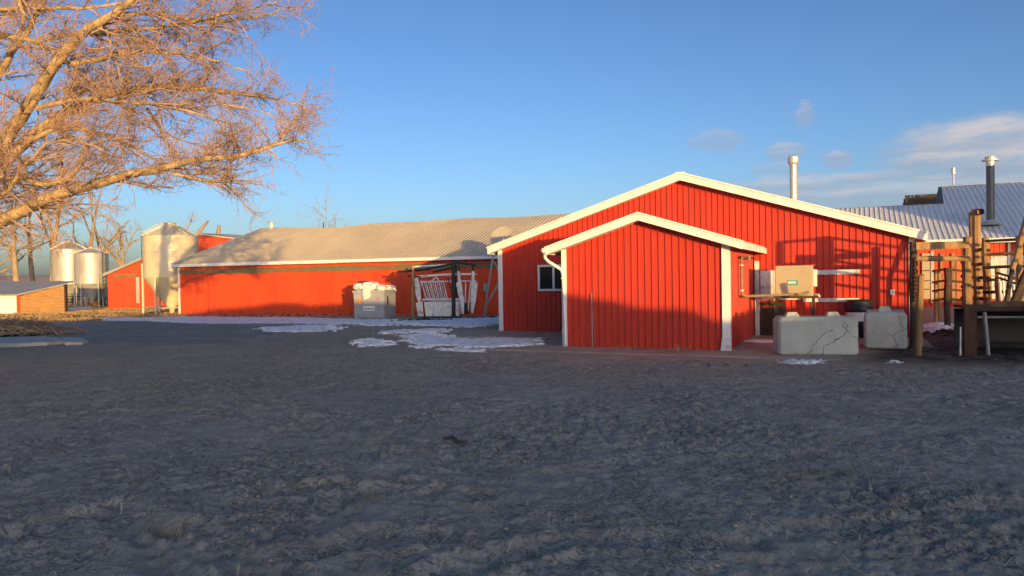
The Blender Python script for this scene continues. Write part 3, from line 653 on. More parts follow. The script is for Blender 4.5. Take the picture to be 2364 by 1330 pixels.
MB().sheet(-.35, LLEN, .24, .07, .042, lambda x: (x, -.42, LEZ + .03), lambda x: (x, LRUN, lridge(x)), (0, -.3, .95), segs=3).build('roof', 'roof_tan', long)
MB().sheet(-.35, LLEN, .24, .07, .042, lambda x: (x, 2 * LRUN + .42, LEZ + .03), lambda x: (x, LRUN, lridge(x)), (0, .3, .95), segs=3).build('roof', 'roof_tan', long)
MB().box(-.35, 11.6, -.46, -.425, LEZ - .13, LEZ + .055).build('eave_board', 'white_trim', long)
MB().box(6.9, LLEN, -.50, -.462, LEZ - .11, LEZ + .06).build('gutter', 'white_trim', long)
MB().box(-.36, LLEN, -.43, -.01, LEZ - .02, LEZ - .004).build('soffit', 'white_trim', long)
MB().plank((-.37, -.42, LEZ - .02), (-.37, LRUN, lridge(0) - .05), .16, .03).build('rake_board', 'white_trim', long)
MB().box(-.05, .09, -.05, -.02, -.75, LEZ - .03).build('corner_trim', 'white_trim', long)
for k in range(3):
    MB().box(.06, LLEN - 4, -.055 - .004 * k, -.020, 2.13 + k * .105, 2.13 + k * .105 + .085).build('curtain_track', 'green_track', long)
MB().box(2.20, 2.25, -.027, -.0195, -.7, 2.12).build('sheet_lap', 'red_metal', long)
MB().box(2.26, 3.05, -.026, -.0195, 2.05, 2.12).build('sheet_lap', 'red_metal', long)
q = L0 + LU * .6 + LD * (LRUN - .1)
vent = thing('roof_vent', 'small pale vent at the far end of the tan roof ridge', 'vent', (q[0], q[1], lridge(.6)))
MB().lathe([(.13, -.05), (.13, .25), (.20, .28), (.20, .36), (.05, .46), (.0, .46)], 12).build('vent_body', 'white_trim', vent)
q = L0 + LU * 4.9 + LD * LRUN
tag(MB().tube([(q[0], q[1], lridge(4.9) - .1), (q[0], q[1], lridge(4.9) + .42)], .035, 6).build('roof_pipe', 'dark_steel'), 'short dark pipe sticking up from the tan roof ridge', 'pipe')

# ------------------------------------------------------------------ satellite dish on its tripod, electrical box
DYY = 36.2
dq = on_ground(1117, 728); gzd = gz(-1.0, DYY)
dish = thing('satellite_dish', 'grey round dish on a steel tripod between the two red barns', 'satellite dish', (at_y(1150, 700, DYY)[0], DYY, gzd))
def dwp(x, y, Y=DYY): return at_y(x, y, Y)
MB().tube([dwp(1145, 545), dwp(1117, 729)], .045, 8).build('leg', 'grey_steel', dish, world=True)
MB().tube([dwp(1160, 548), dwp(1158, 729, DYY + .6)], .05, 8).build('mast', 'grey_steel', dish, world=True)
MB().tube([dwp(1155, 650), dwp(1119, 712)], .03, 8).build('brace', 'grey_steel', dish, world=True)
MB().tube([dwp(1158, 640), dwp(1121, 705)], .025, 8).build('brace', 'grey_steel', dish, world=True)
MB().tube([dwp(1140, 603), dwp(1156, 632)], .025, 8).build('brace', 'grey_steel', dish, world=True)
dc = dwp(1163, 553, DYY - .1); nrm = np.array([.10, -.97, .22]); nrm /= np.linalg.norm(nrm)
a1 = np.cross(nrm, (0, 0, 1)); a1 /= np.linalg.norm(a1); a2 = np.cross(a1, nrm)
dd_ = MB(); n = 20; rs = (0.03, .2, .38, .54, .66)
vs = [dc - nrm * (.10 - .13 * (r / .66) ** 2) + (a1 * math.cos(t) + a2 * math.sin(t)) * r * (1 if j % 2 == 0 else .985) for r in rs for j, t in enumerate(np.linspace(0, 2 * math.pi, n, endpoint=False))]
dd_.add(vs, [(i * n + j, i * n + (j + 1) % n, (i + 1) * n + (j + 1) % n, (i + 1) * n + j) for i in range(len(rs) - 1) for j in range(n)])
dob = dd_.build('reflector', 'dish_mesh', dish, world=True)
for j in range(10):
    t = 2 * math.pi * j / 10
    MB().tube([dc - nrm * (.085 - .13 * (r / .66) ** 2) + (a1 * math.cos(t) + a2 * math.sin(t)) * r for r in (.05, .35, .66)], .012, 5).build('rib', 'grey_steel', dish, world=True)
MB().tube([dc - nrm * .09, dc + nrm * .05], .06, 10).build('hub', 'white_trim', dish, world=True)
lx = lambda x, y: plane_hit(x, y, L0 - LD * .05, LD)
eb = thing('electrical_box', 'small grey electrical box with conduit on the long barn wall', 'electrical box', lx(1123, 725), -LA)
b0, b1 = lx(1118, 673), lx(1129, 655)
MB().box(-.13, .13, -.10, .02, b0[2] - lx(1123, 725)[2], b1[2] - lx(1123, 725)[2]).build('box', 'grey_steel', eb, bevel=.01)
MB().tube([(0.02, -.03, 0), (0.02, -.03, b0[2] - lx(1123, 725)[2])], .035, 8).build('conduit', 'grey_steel', eb)

# ------------------------------------------------------------------ feed bins (hopper silos)
def silo(label, cx, cy, gzv, rad, ztop_body, zbot_body, zcone, zhop, nleg, matn, ladder_ang, group='hopper feed bins'):
    t = thing('feed_bin', label, 'silo', (cx, cy, gzv), 0, group)
    zz = lambda z: z - gzv
    z = zz(zbot_body); top = zz(ztop_body); nring = 5; h = (top - z) / nring
    body = MB().lathe([(rad, z + (top - z) * k / 12) for k in range(13)], 48).build('body', matn, t, smooth=True)
    for k in range(1, nring): MB().lathe([(rad - .002, z + k * h - .02), (rad + .014, z + k * h - .012), (rad + .014, z + k * h + .012), (rad - .002, z + k * h + .02)], 48).build('seam', matn, body)
    m = MB(); n = 24; rr_ = [(rad + .06, top - .03), (rad * .20, zz(zcone) - .05)]
    m.lathe([rr_[0], ((rr_[0][0] + rr_[1][0]) / 2, (rr_[0][1] + rr_[1][1]) / 2), rr_[1]], n); roof = m.build('roof', matn, t)
    for j in range(12):
        an = 2 * math.pi * j / 12; d = np.array([math.cos(an), math.sin(an)])
        MB().plank((*(d * (rad + .05)), top), (*(d * rad * .21), zz(zcone) - .03), .05, .03).build('roof_rib', matn, roof)
    MB().lathe([(rad * .2, zz(zcone) - .06), (rad * .22, zz(zcone) + .02), (rad * .22, zz(zcone) + .07), (.03, zz(zcone) + .12), (0, zz(zcone) + .12)], 16).build('cap', matn, t)
    MB().lathe([(rad, zz(zbot_body)), (.16, zz(zhop)), (.16, zz(zhop) - .18)], 40).build('hopper', matn, t, smooth=True)
    for j in range(nleg):
        an = 2 * math.pi * (j + .35) / nleg; d = np.array([math.cos(an), math.sin(an)]) * (rad + .02)
        MB().box(d[0] - .055, d[0] + .055, d[1] - .055, d[1] + .055, -.1, zz(zbot_body) + .9).build('leg', matn, t)
    ring = MB(); pts = [(math.cos(2 * math.pi * j / 24) * (rad + .02), math.sin(2 * math.pi * j / 24) * (rad + .02), .45) for j in range(25)]
    lad = MB(); d = np.array([math.cos(ladder_ang), math.sin(ladder_ang)]); tn = np.array([-d[1], d[0]])
    for s in (-1, 1): lad.tube([(*(d * (rad + .14) + tn * .2 * s), zz(zbot_body) - .2), (*(d * (rad + .14) + tn * .2 * s), top + .25)], .022, 5)
    lo = lad.build('ladder', 'dark_steel', t)
    zz_ = zz(zbot_body) - .1
    while zz_ < top + .2:
        MB().tube([(*(d * (rad + .14) - tn * .2), zz_), (*(d * (rad + .14) + tn * .2), zz_)], .016, 5).build('rung', 'dark_steel', lo); zz_ += .36
    rl = MB()
    for s in (-1, 1): rl.tube([(*(d * (rad + .1) + tn * .2 * s), top + .22), (*(d * (rad * .3) + tn * .2 * s), zz(zcone) + .12)], .022, 5)
    rl.build('roof_ladder', matn, t)
    return t
def zat(x, y, Y): return float(at_y(x, y, Y)[2])
Y1 = 48.6; big_silo = silo('large cream hopper feed bin at the end of the long barn', at_y(395, 600, Y1)[0], Y1, zat(377, 731, Y1 - 1.5), 59 / FPX * Y1, zat(395, 541, Y1 - 1.6), zat(395, 640, Y1 - 1.6), zat(395, 517, Y1), zat(392, 716, Y1), 6, 'cream_steel', R(181))
sg = big_silo.location.z
m = MB(); rr1 = 59 / FPX * Y1 + .02
m.tube([(math.cos(2 * math.pi * j / 24) * rr1, math.sin(2 * math.pi * j / 24) * rr1, .55) for j in range(25)], .035, 5, caps=False).build('leg_brace', 'cream_steel', big_silo)
Y2 = 73.0; silo('smaller galvanised hopper feed bin with ladder beside the red lean-to', at_y(212, 640, Y2)[0], Y2, zat(210, 708, Y2), 35 / FPX * Y2, zat(210, 585, Y2), zat(210, 655, Y2), zat(212, 573, Y2), zat(210, 694, Y2), 6, 'galvanised', R(-20))
Y3 = 86.0; silo('taller dull galvanised hopper feed bin behind the smaller feed bin', at_y(161, 640, Y3)[0], Y3, zat(150, 703, Y3), 37 / FPX * Y3, zat(161, 576, Y3), zat(161, 656, Y3), zat(161, 558, Y3), zat(161, 690, Y3), 6, 'galvanised', R(170))

# ------------------------------------------------------------------ red lean-to, rear red roof, low calf shed on the left
Y4 = 66.0
def lean(name, label, pts, depth, Y, wallm, roofm):
    """mono pitch building: outline in photo pixels on the plane Y, pushed back by depth"""
    W = [at_y(x, y, Y) for x, y in pts]; base = gz(W[0][0], Y)
    t = thing(name, label, 'shed', (W[0][0], Y, base))
    return t, [(p[0] - W[0][0], p[2] - base) for p in W]
t, w_ = lean('lean_to', 'red mono-pitch lean-to shed between the feed bins', [(250, 706), (336, 706), (336, 598), (250, 635)], 6, Y4, 'red_barn', 'roof_grey')
slope4 = lambda x: w_[3][1] + (w_[2][1] - w_[3][1]) * (x - w_[3][0]) / (w_[2][0] - w_[3][0])
MB().sheet(w_[0][0], w_[1][0] + 3, .25, .05, .02, lambda x: (x, 0, -.3), lambda x: (x, 0, slope4(x)), (0, -1, 0)).build('front_wall', 'red_barn', t)
MB().sheet(0, 7, .25, .05, .02, lambda y: (w_[0][0], y, -.3), lambda y: (w_[0][0], y, slope4(w_[0][0])), (-1, 0, 0)).build('side_wall', 'red_barn', t)
x0, x1 = w_[0][0] - .25, w_[1][0] + 3
MB().prism([(x0, slope4(x0)), (x1, slope4(x1)), (x1, slope4(x1) + .24), (x0, slope4(x0) + .24)], -.35, 7.2).build('roof', 'roof_dull', t)
ww = lambda x, y: (at_y(x, y, Y4)[0] - t.location.x, at_y(x, y, Y4)[2] - t.location.z)
a, b = ww(264, 637), ww(318, 632); MB().box(a[0], b[0], -.09, -.02, a[1] - .10, a[1] + .10).build('door_track', 'green_track', t)
a, b = ww(316, 700), ww(322, 640); MB().box(a[0], b[0], -.08, -.021, a[1], b[1]).build('door_jamb', 'galvanised', t)
Y5 = 63.0
q0 = at_y(455, 580, Y5); gb = gz(q0[0], Y5)
rb = thing('rear_barn', 'red barn end with pale roof showing above the long barn', 'barn', (q0[0], Y5, gb))
rp = lambda x, y: (at_y(x, y, Y5)[0] - q0[0], at_y(x, y, Y5)[2] - gb)
A_, B_ = rp(452, 541), rp(600, 562)
MB().prism([(A_[0], -.2), (B_[0] + 2, -.2), (B_[0] + 2, B_[1] - .15), (A_[0], A_[1])], 0, .12).build('front_wall', 'red_barn', rb)
MB().prism([(A_[0], -.2), (A_[0] + .1, -.2), (A_[0] + .1, A_[1]), (A_[0], A_[1])], .121, 8).build('side_wall', 'red_barn', rb)
MB().add([(A_[0] - .1, -.35, A_[1] + .02), (B_[0] + 3, -.35, B_[1] - .35), (B_[0] + 3, 5, B_[1] + .55), (A_[0] - .1, 5, A_[1] + .22), (A_[0] - .1, -.35, A_[1] + .12), (B_[0] + 3, -.35, B_[1] - .25), (B_[0] + 3, 5, B_[1] + .65), (A_[0] - .1, 5, A_[1] + .32)],
         [(0, 1, 2, 3), (4, 5, 6, 7), (0, 1, 5, 4), (1, 2, 6, 5), (2, 3, 7, 6), (3, 0, 4, 7)]).build('roof', 'roof_tan', rb)

Y6 = 54.0; zc = gz(-35, Y6)
cs = thing('calf_shed', 'low calf shed with grey roof and wooden side at the left edge', 'shed', (at_y(40, 725, Y6)[0], Y6, zc))
cp = lambda x, y, Y=Y6: np.array(at_y(x, y, Y)) - np.array([at_y(40, 725, Y6)[0], Y6, zc])
zl = cp(40, 681)[2]; zrr = cp(118, 659)[2]; xr = cp(118, 700)[0]
MB().sheet(-3.2, -.0, .16, .035, .016, lambda x: (x, 0, -.1), lambda x: (x, 0, zl), (0, -1, 0)).build('front_wall', 'white_trim', cs)
MB().box(-.02, .22, -.03, -.0, -.1, zl).build('corner_post', 'red_barn', cs)
nb = 9
for k in range(nb):       # side boards climb towards the back of the shed
    z0 = -.1 + k * .22; z1 = z0 + .205
    xa = .2; xb = xr
    top = lambda x: zl + (zrr - zl) * (x - .2) / (xr - .2)
    if z1 <= zl: MB().add([(xa, .02, z0), (xb, 1.6, z0), (xb, 1.6, z1), (xa, .02, z1)], [(0, 1, 2, 3)]).build('board', 'plywood', cs)
    else:
        xs = max(xa, .2 + (xr - .2) * max(0, (z0 - zl)) / (zrr - zl)); xe_ = max(xa, .2 + (xr - .2) * max(0, (z1 - zl)) / (zrr - zl))
        if xs < xb:
            yb = lambda x: .02 + (x - .2) / (xr - .2) * 1.58
            xe_ = min(xe_, xb); MB().add([(xs, yb(xs), z0), (xb, yb(xb), z0), (xb, yb(xb), min(z1, top(xb))), (xe_, yb(xe_), min(z1, top(xe_)))], [(0, 1, 2, 3)]).build('board', 'plywood', cs)
MB().add([(-3.5, -.45, zl - .03), (.3, -.45, zl - .03), (xr + .75, 1.9, zrr + .22), (-1.2, 3.6, zrr + .28), (-3.5, 3.6, zrr + .28), (-3.5, -.45, zl + .05), (.3, -.45, zl + .05), (xr + .75, 1.9, zrr + .30), (-1.2, 3.6, zrr + .36), (-3.5, 3.6, zrr + .36)],
         [(4, 3, 2, 1, 0), (5, 6, 7, 8, 9), (0, 1, 6, 5), (1, 2, 7, 6), (2, 3, 8, 7), (3, 4, 9, 8), (4, 0, 5, 9)]).build('roof', 'roof_dull', cs)
MB().box(xr - .08, xr + .08, 1.62, 1.9, -.1, zrr + .1).build('corner_post', 'dark_wood', cs)

# ------------------------------------------------------------------ barn behind the corral on the right
RD, REZ = 17.6, 2.95
rbn = thing('rear_right_barn', 'barn with ribbed grey metal roof and red front behind the corral', 'barn', bw(11.2, RD, 0), -BA)
rsl = .37
MB().sheet(-4.0, 22, .22, .035, .03, lambda x: (x, -.4, REZ - .02), lambda x: (x, 5.05 if x < 2.55 else 8.1, REZ + (5.45 if x < 2.55 else 8.5) * rsl - .02), (0, -.33, .94)).build('roof', 'roof_grey', rbn)
MB().add([(-4, 5.05, REZ + 5.45 * rsl), (2.5, 5.05, REZ + 5.45 * rsl), (2.5, 11, REZ + .5), (-4, 11, REZ + .5)], [(0, 1, 2, 3)]).build('rear_roof', 'roof_grey', rbn)
MB().add([(2.55, 8.1, REZ + 8.5 * rsl - .02), (22, 8.1, REZ + 8.5 * rsl - .02), (22, 16.6, REZ - .02), (2.55, 16.6, REZ - .02)], [(0, 1, 2, 3)]).build('rear_roof', 'roof_grey', rbn)
MB().box(2.55, 22, 8.0, 8.2, REZ + 8.5 * rsl - .01, REZ + 8.5 * rsl + .05).build('ridge_cap', 'roof_grey', rbn)
MB().sheet(-4.0, 22, .2, .035, .02, lambda x: (x, 0, -.3), lambda x: (x, 0, REZ - .05), (0, -1, 0)).build('front_wall', 'red_barn', rbn)
MB().box(-4, 22, -.43, -.402, REZ - .18, REZ + .015).build('eave_board', 'white_trim', rbn)
rf = lambda x, y: ((plane_hit(x, y, bw(0, RD, 0), BD) - bw(11.2, RD, 0)) @ BU, plane_hit(x, y, bw(0, RD, 0), BD)[2])
for (xa, xb, ya, yb, mt, nm) in ((2128, 2147, 585, 690, 'beige_paint', 'white_door'), (2148, 2157, 580, 700, 'galvanised', 'post'), (2170, 2176, 585, 700, 'wood', 'post'), (2196, 2206, 585, 700, 'wood', 'post'), (2207, 2222, 590, 690, 'orange_panel', 'door_panel'),
                                 (2286, 2325, 592, 690, 'white_worn', 'white_door'), (2326, 2333, 560, 700, 'galvanised', 'post'), (2334, 2400, 592, 700, 'white_worn', 'white_door')):
    if mt == 'orange_panel' and mt not in M: mat('orange_panel', (.62, .16, .06), .6, .15, 3, dirt=(.35, .1, .05), dirt_amt=.5)
    (ua, za), (ub_, zb) = rf(xa, ya), rf(xb, yb)
    MB().box(ua, ub_, -.10, -.022, max(-.1, zb), za).build(nm, mt, rbn)
for yy in (600, 625, 648, 668):
    (ua, za), (ub_, zb) = rf(2129, yy), rf(2146, yy); MB().box(ua, ub_, -.12, -.101, za - .02, za + .02).build('door_rail', 'dark_wood', rbn)
def rroof(x, y):
    """point on the grey roof under a photo pixel"""
    n = BD * (-rsl) + np.array([0, 0, 1.0]); return plane_hit(x, y, bw(11.2, RD - .4, REZ), n)
q = rroof(2287, 520); zt = plane_hit(2287, 362, q, (0, 1, 0))[2]
sp2 = stovepipe('stovepipe', 'tall dark stovepipe with pale cap rising from the grey ribbed roof', (q[0], q[1], 0), q[2] - .02, zt, .165, 'dark_pipe', (.9, 2.1))
MB().lathe([(.18, zt - .42), (.18, zt - .20), (.34, zt - .19), (.34, zt - .12), (.20, zt - .10), (.22, zt), (.05, zt + .03), (0, zt + .03)], 16).build('cap', 'bare_metal', sp2)
od = RD + 14
oq = lambda x, y: plane_hit(x, y, bw(0, od, 0), BD)
pA, pB, pC, pD_ = oq(2078, 472), oq(2188, 470), oq(2180, 443), oq(2088, 447)
old = thing('old_shingle_roof', 'dark weathered shingle roof behind the ribbed grey roofs', 'roof', (pA[0], pA[1], 0), -BA)
lp = lambda p: ((p - pA) @ BU, p[2])
(ax_, az_), (bx_, bz_), (cx_, cz_), (dx_, dz_) = map(lp, (pA, pB, pC, pD_))
m = MB(); zt_ = (cz_ + dz_) / 2
m.add([(ax_ - .1, 0, az_ - .6), (bx_, 0, bz_ - .6), (bx_ - .1, 1.6, zt_), (dx_ + .45, 1.6, zt_ - .1), (bx_, 3.2, bz_ - .6), (ax_ - .1, 3.2, az_ - .6)], [(0, 1, 2, 3), (3, 2, 4, 5), (1, 4, 2), (0, 3, 5)])
m.build('roof', 'shake', old)
for r in range(5):
    for c in range(13):
        f0 = r / 5; y0 = f0 * 1.6; z0 = az_ - .6 + (zt_ - az_ + .6) * f0; w1 = (bx_ - ax_ - .3) / 13; x0 = ax_ + .05 + c * w1 + .12 * f0 * 3 + random.uniform(-.02, .02)
        MB().add([(x0, y0 - .05, z0 + .02), (x0 + w1 * .93, y0 - .05, z0 + random.uniform(0, .03)), (x0 + w1 * .93, y0 + .33, z0 + (zt_ - az_ + .6) / 5 + .05), (x0, y0 + .33, z0 + (zt_ - az_ + .6) / 5 + .05)], [(0, 1, 2, 3)]).build('shingle', 'shake', old)
MB().box(ax_ + .3, bx_ - .3, .3, 2.9, -.2, az_ - .3).build('wall', 'dark_wood', old)
mq = oq(2182, 470); mz = oq(2181, 392)[2]
mast = thing('antenna_mast', 'thin mast with small lamp head beside the dark shingle roof', 'mast', (mq[0] + .15, mq[1] - .6, 0))
MB().tube([(0, 0, 0), (0, 0, mz)], .045, 6).build('pole', 'grey_steel', mast)
MB().tube([(0, 0, mz - .35), (0, 0, mz + .05)], .10, 8).build('head', 'white_worn', mast)
# unseen tall block added out of frame on the right to shade the grey roof
q = EH * 30.0 + LH * (-6)
ms = thing('shade_block', 'unseen tall grey block added on the right to shade the ribbed roof', 'shed', (q[0], q[1], 0), math.atan2(EH[1], EH[0]))
MB().box(0, 16, -4, 4, 0, 7.35).build('wall', 'roof_grey', ms)
MB().prism([(0, 7.352), (16, 7.352), (16, 7.42), (8, 7.9), (0, 7.42)], -4.3, 4.3).build('roof', 'roof_grey', ms)

# ------------------------------------------------------------------ corral
def post_mb(p, q, r, n=9, seed=0):
    p = np.array(p, float); q = np.array(q, float); g = np.random.default_rng(seed); K = 6
    pts = [p + (q - p) * k / (K - 1) + np.append(g.normal(0, r * .10, 2), 0) * (0 < k < K - 1) for k in range(K)]
    return MB().tube(pts, [r * g.uniform(.9, 1.08) for _ in range(K)], n)
def pw(x, y, Y): return at_y(x, y, Y)
gf = thing('gate_frame', 'timber gateway with header beam at the corral entrance', 'gate', (*pw(2119, 700, 14.6)[:2], 0))
post_mb(on_z(2119, 827, -.05), pw(2126, 635, 13.75), .062, seed=1).build('post', 'wood', gf, world=True)
pb_ = pw(2107, 700, 15.5); pt_ = pw(2108, 558, 15.5); post_mb((pb_[0], pb_[1], -.1), pt_, .072, seed=2).build('post', 'dark_wood', gf, world=True)
pc_ = pw(2234, 700, 15.7); ptc = pw(2234, 547, 15.7); post_mb((pc_[0], pc_[1], -.1), ptc, .085, seed=3).build('post', 'wood', gf, world=True)
MB().plank(pw(2113, 568, 15.42), pw(2236, 565, 15.55), .15, .06).build('header_beam', 'wood', gf, world=True)
post_mb(pw(2112, 597, 15.5), pw(2236, 597, 15.6), .055, seed=4).build('header_log', 'wood', gf, world=True)
ch = MB()
for k in range(11):
    y = 600 + k * 9; c = pw(2112 + (k % 2) * 3, y, 15.40)
    a_ = np.array([.035, 0, 0]) if k % 2 else np.array([0, .035, 0]); b_ = np.array([0, 0, .052])
    ch.tube([c + a_ * math.cos(t) + b_ * math.sin(t) for t in np.linspace(0, 2 * math.pi, 11)], .012, 5, caps=False)
ch.build('chain', 'rust_steel', gf, world=True)
cf = thing('corral_fence', 'tall pole fence with pipe topped posts at the corral gate', 'fence', (*pw(2252, 700, 18.6)[:2], 0))
for i, (x, yt, Y, r, mt) in enumerate(((2226, 604, 19.6, .065, 'wood'), (2242, 490, 18.9, .06, 'wood'), (2254, 484, 18.5, .10, 'wood'), (2275, 549, 18.0, .09, 'wood'), (2262, 560, 19.8, .06, 'wood'))):
    a_ = pw(x + (6 if i == 3 else 2), 712, Y); b_ = pw(x, yt, Y); post_mb((a_[0], a_[1], -.1), b_, r, seed=10 + i).build('post', mt, cf, world=True)
c0 = pw(2264, 489, 18.3); rv_ = pixray(2264, 489); MB().tube([c0 + rv_ * 1.0 + np.array([-.12, 0, 0]), c0], .078, 14, caps=False).build('pipe_rail', 'dark_steel', cf, world=True)
for i, y in enumerate((574, 608, 640, 664, 690)):
    post_mb(pw(2221, y - 2, 19.7), pw(2283, y + 4 - i, 17.9), .043, seed=30 + i).build('rail', 'dark_wood', cf, world=True)
for i, (yl, yr) in enumerate(((557, 551), (588, 582), (618, 614), (647, 642), (675, 673))):
    post_mb(pw(2270, yl, 18.0), pw(2440, yr - 3, 16.6), .036, seed=40 + i).build('rail', 'wood' if i % 2 else 'dark_wood', cf, world=True)
dg = thing('loading_chute', 'leaning timber and pole chute framing at the right edge of the corral', 'chute', (*pw(2350, 700, 15.6)[:2], 0))
for i, (a_, b_, r, mt) in enumerate((((2372, 500, 15.0), (2337, 622, 15.0), .055, 'wood'), ((2337, 622, 15.0), (2322, 705, 15.1), .045, 'dark_wood'), ((2400, 560, 15.4), (2338, 700, 15.4), .07, 'dark_wood'), ((2396, 610, 15.7), (2345, 704, 15.7), .05, 'dark_wood'), ((2352, 545, 16.1), (2356, 704, 16.1), .06, 'wood'))):
    post_mb(pw(*b_), pw(*a_), r, seed=50 + i).build('pole', mt, dg, world=True)
for i, (x0_, y0_, x1_, y1_) in enumerate(((2302, 630, 2344, 642), (2302, 640, 2346, 655))): post_mb(pw(x0_, y0_, 17.5), pw(x1_, y1_, 16.6), .025, seed=60 + i).build('rail', 'dark_wood', dg, world=True)
for i in range(6): post_mb(pw(2306 + i * 8, 632 + i, 17.4), pw(2312 + i * 8, 702, 17.4), .022, seed=64 + i).build('slat', 'white_worn', dg, world=True)
post_mb(pw(2302, 620, 17.6), pw(2304, 715, 17.6), .06, seed=59).build('post', 'wood', dg, world=True)
MB().plank(pw(2286, 702, 14.25), pw(2420, 701, 13.6), .10, .12).build('sill_timber', 'wood', dg, world=True)
# steel loading ramp
RY = 13.85
rx0 = pw(2226, 760, RY)[0]; rx1 = rx0 + 3.4; rzt = pw(2260, 708, RY)[2]
ramp = thing('steel_ramp', 'dark rusty steel loading platform at the right edge', 'platform', (rx0, RY, 0), -.30)
xL = pw(2251, 760, RY)[0] - rx0
MB().box(0, xL, -.02, .05, -.05, rzt).build('side_plate', 'rust_steel', ramp)
MB().box(xL - .004, 3.4, .0, .05, rzt - .085, rzt - .002).build('top_beam', 'rust_steel', ramp, bevel=.006)
MB().box(xL + .01, 3.4, .06, 1.6, rzt - .07, rzt - .02).build('deck', 'rust_steel', ramp)
MB().box(xL + .01, 3.4, 1.55, 1.58, .0, rzt - .1).build('shade_plate', 'dark_steel', ramp)  # dark sheet standing in for the black shade under the deck
MB().tube([(xL + .16, .10, rzt - .1), (xL + .22, .10, .0)], .035, 10).build('leg', 'grey_steel', ramp)
MB().tube([(xL + .05, .12, rzt - .20), (3.4, .12, rzt - .20)], .022, 8).build('rail', 'grey_steel', ramp)
MB().tube([(xL + .2, .5, .22), (3.4, .5, .22)], .03, 8).build('rail', 'dark_steel', ramp)
MB().tube([(xL + .2, .8, .10), (3.4, .8, .10)], .03, 8).build('rail', 'dark_steel', ramp)
MB().tube([(-.06, .0, .55), (-.07, -.01, .06)], .014, 6).build('pin', 'bare_metal', ramp)
MB().tube([(-.07, -.01, .16), (-.07, -.01, .02)], .024, 6).build('pin', 'bare_metal', ramp)
# alley fence beyond the frame, seen only by its shadow on the barn
def alley(label, p, q, rails, posts, ztop, rr_=.04):
    t = thing('alley_fence', label, 'fence', (p[0], p[1], 0), 0, 'alley fences of the corral')
    p = np.array([p[0], p[1], 0.0]); q = np.array([q[0], q[1], 0.0])
    for i, z in enumerate(rails): post_mb(p + (0, 0, z), q + (0, 0, z + random.uniform(-.04, .04)), rr_, seed=80 + i).build('rail', 'wood', t, world=True)
    for i, f in enumerate(posts):
        c = p + (q - p) * f; post_mb(c + (0, 0, -.1), c + (0, 0, ztop), .075, seed=95 + i).build('post', 'wood', t, world=True)
def upstream(x, y, dt): q = plane_hit(x, y, B0, BD); return q - LH * dt
ps = [upstream(1799, 560, 8.0), upstream(1905, 545, 5.7), upstream(1915, 545, 5.7), upstream(2098, 560, 12.5)]
alley('timber alley gate just beyond the right edge of the picture', ps[0], ps[1], (2.74, 2.16), (0.0, .88, 1.0), 2.76, .04)
alley('pole alley fence just beyond the right edge of the picture', ps[2], ps[3], (2.72, 2.44, 2.16, 1.88, 1.58), (0.0,), 2.74, .036)
# inner pens
pen = thing('pen_fence', 'weathered pen fence standing inside the corral behind the gateway', 'fence', (*pw(2186, 745, 21.5)[:2], 0))
for i, (x, yt, Y) in enumerate(((2186, 618, 21.3), (2160, 622, 23.0), (2168, 630, 24.5), (2239, 600, 22.5))):
    b_ = pw(x, yt, Y); post_mb((b_[0], b_[1], -.1), b_, .085 if i == 0 else .05, seed=110 + i).build('post', 'dark_wood' if i == 0 else 'wood', pen, world=True)
for i, y in enumerate((622, 648, 668, 690)):
    post_mb(pw(2154, y + 4, 23.2), pw(2187, y - 1, 21.4), .035, seed=120 + i).build('rail', 'wood', pen, world=True)
    post_mb(pw(2186, y, 21.4), pw(2242, y + 5, 22.4), .035, seed=126 + i).build('rail', 'dark_wood', pen, world=True)

# ------------------------------------------------------------------ plastic bin full of bags
BY = 36.6
bl = at_y(817, 735, BY); br = at_y(893, 735, BY); bgz = gz(bl[0], BY) - .02
bw_, bh_ = br[0] - bl[0], at_y(817, 672, BY)[2] - bgz
pb = thing('plastic_bin', 'grey plastic bulk bin heaped with pale bags by the long barn', 'bin', (bl[0], BY, bgz), R(-14))
bw_ *= 1.0; bdp = 1.45; tk = .05
front = MB().prism([(.05, .10), (bw_ - .05, .10), (bw_, bh_), (0, bh_)], 0, tk).build('front_panel', 'plastic_grey', pb)
MB().prism([(.05, .10), (bw_ - .05, .10), (bw_, bh_), (0, bh_)], bdp - tk, bdp).build('back_panel', 'plastic_grey', pb)
for x in (0, bw_ - tk): MB().box(x, x + tk, tk + .001, bdp - tk - .001, .10, bh_).build('side_panel', 'plastic_grey', pb)
MB().box(.05, bw_ - .05, .06, bdp - .06, .04, .12).build('floor', 'plastic_grey', pb)
for (a_, b_, c_, d_) in ((-.04, bw_ + .04, -.045, -.002), (-.04, bw_ + .04, bdp + .002, bdp + .045), (-.045, -.002, -.001, bdp + .001), (bw_ + .002, bw_ + .045, -.001, bdp + .001)): MB().box(a_, b_, c_, d_, bh_ - .10, bh_ + .02).build('rim', 'plastic_grey', pb, bevel=.008)
for x in (.04, bw_ / 2 - .06, bw_ - .16): MB().box(x, x + .14, 0.02, bdp - .02, -.02, .10).build('skid', 'plastic_grey', pb)
for x in (bw_ * .30, bw_ * .66): MB().box(x, x + .035, -.02, -.001, .12, bh_ - .11).build('rib', 'plastic_grey', pb)
MB().box(.17, .45, -.03, -.002, bh_ * .56, bh_ * .72).build('sticker', 'orange_mark', pb)
MB().box(1.22, 1.36, -.024, -.002, bh_ * .70, bh_ * .75).build('sticker', 'red_mark', pb)
lbl = MB().box(.52, 1.12, -.026, -.022, bh_ * .30, bh_ * .46).build('label_plate', 'white_trim', pb)
for k in range(3): MB().box(.55 + k * .19, .70 + k * .19, -.030, -.0265, bh_ * .33, bh_ * .395).build('label_mark', 'grey_steel', lbl)
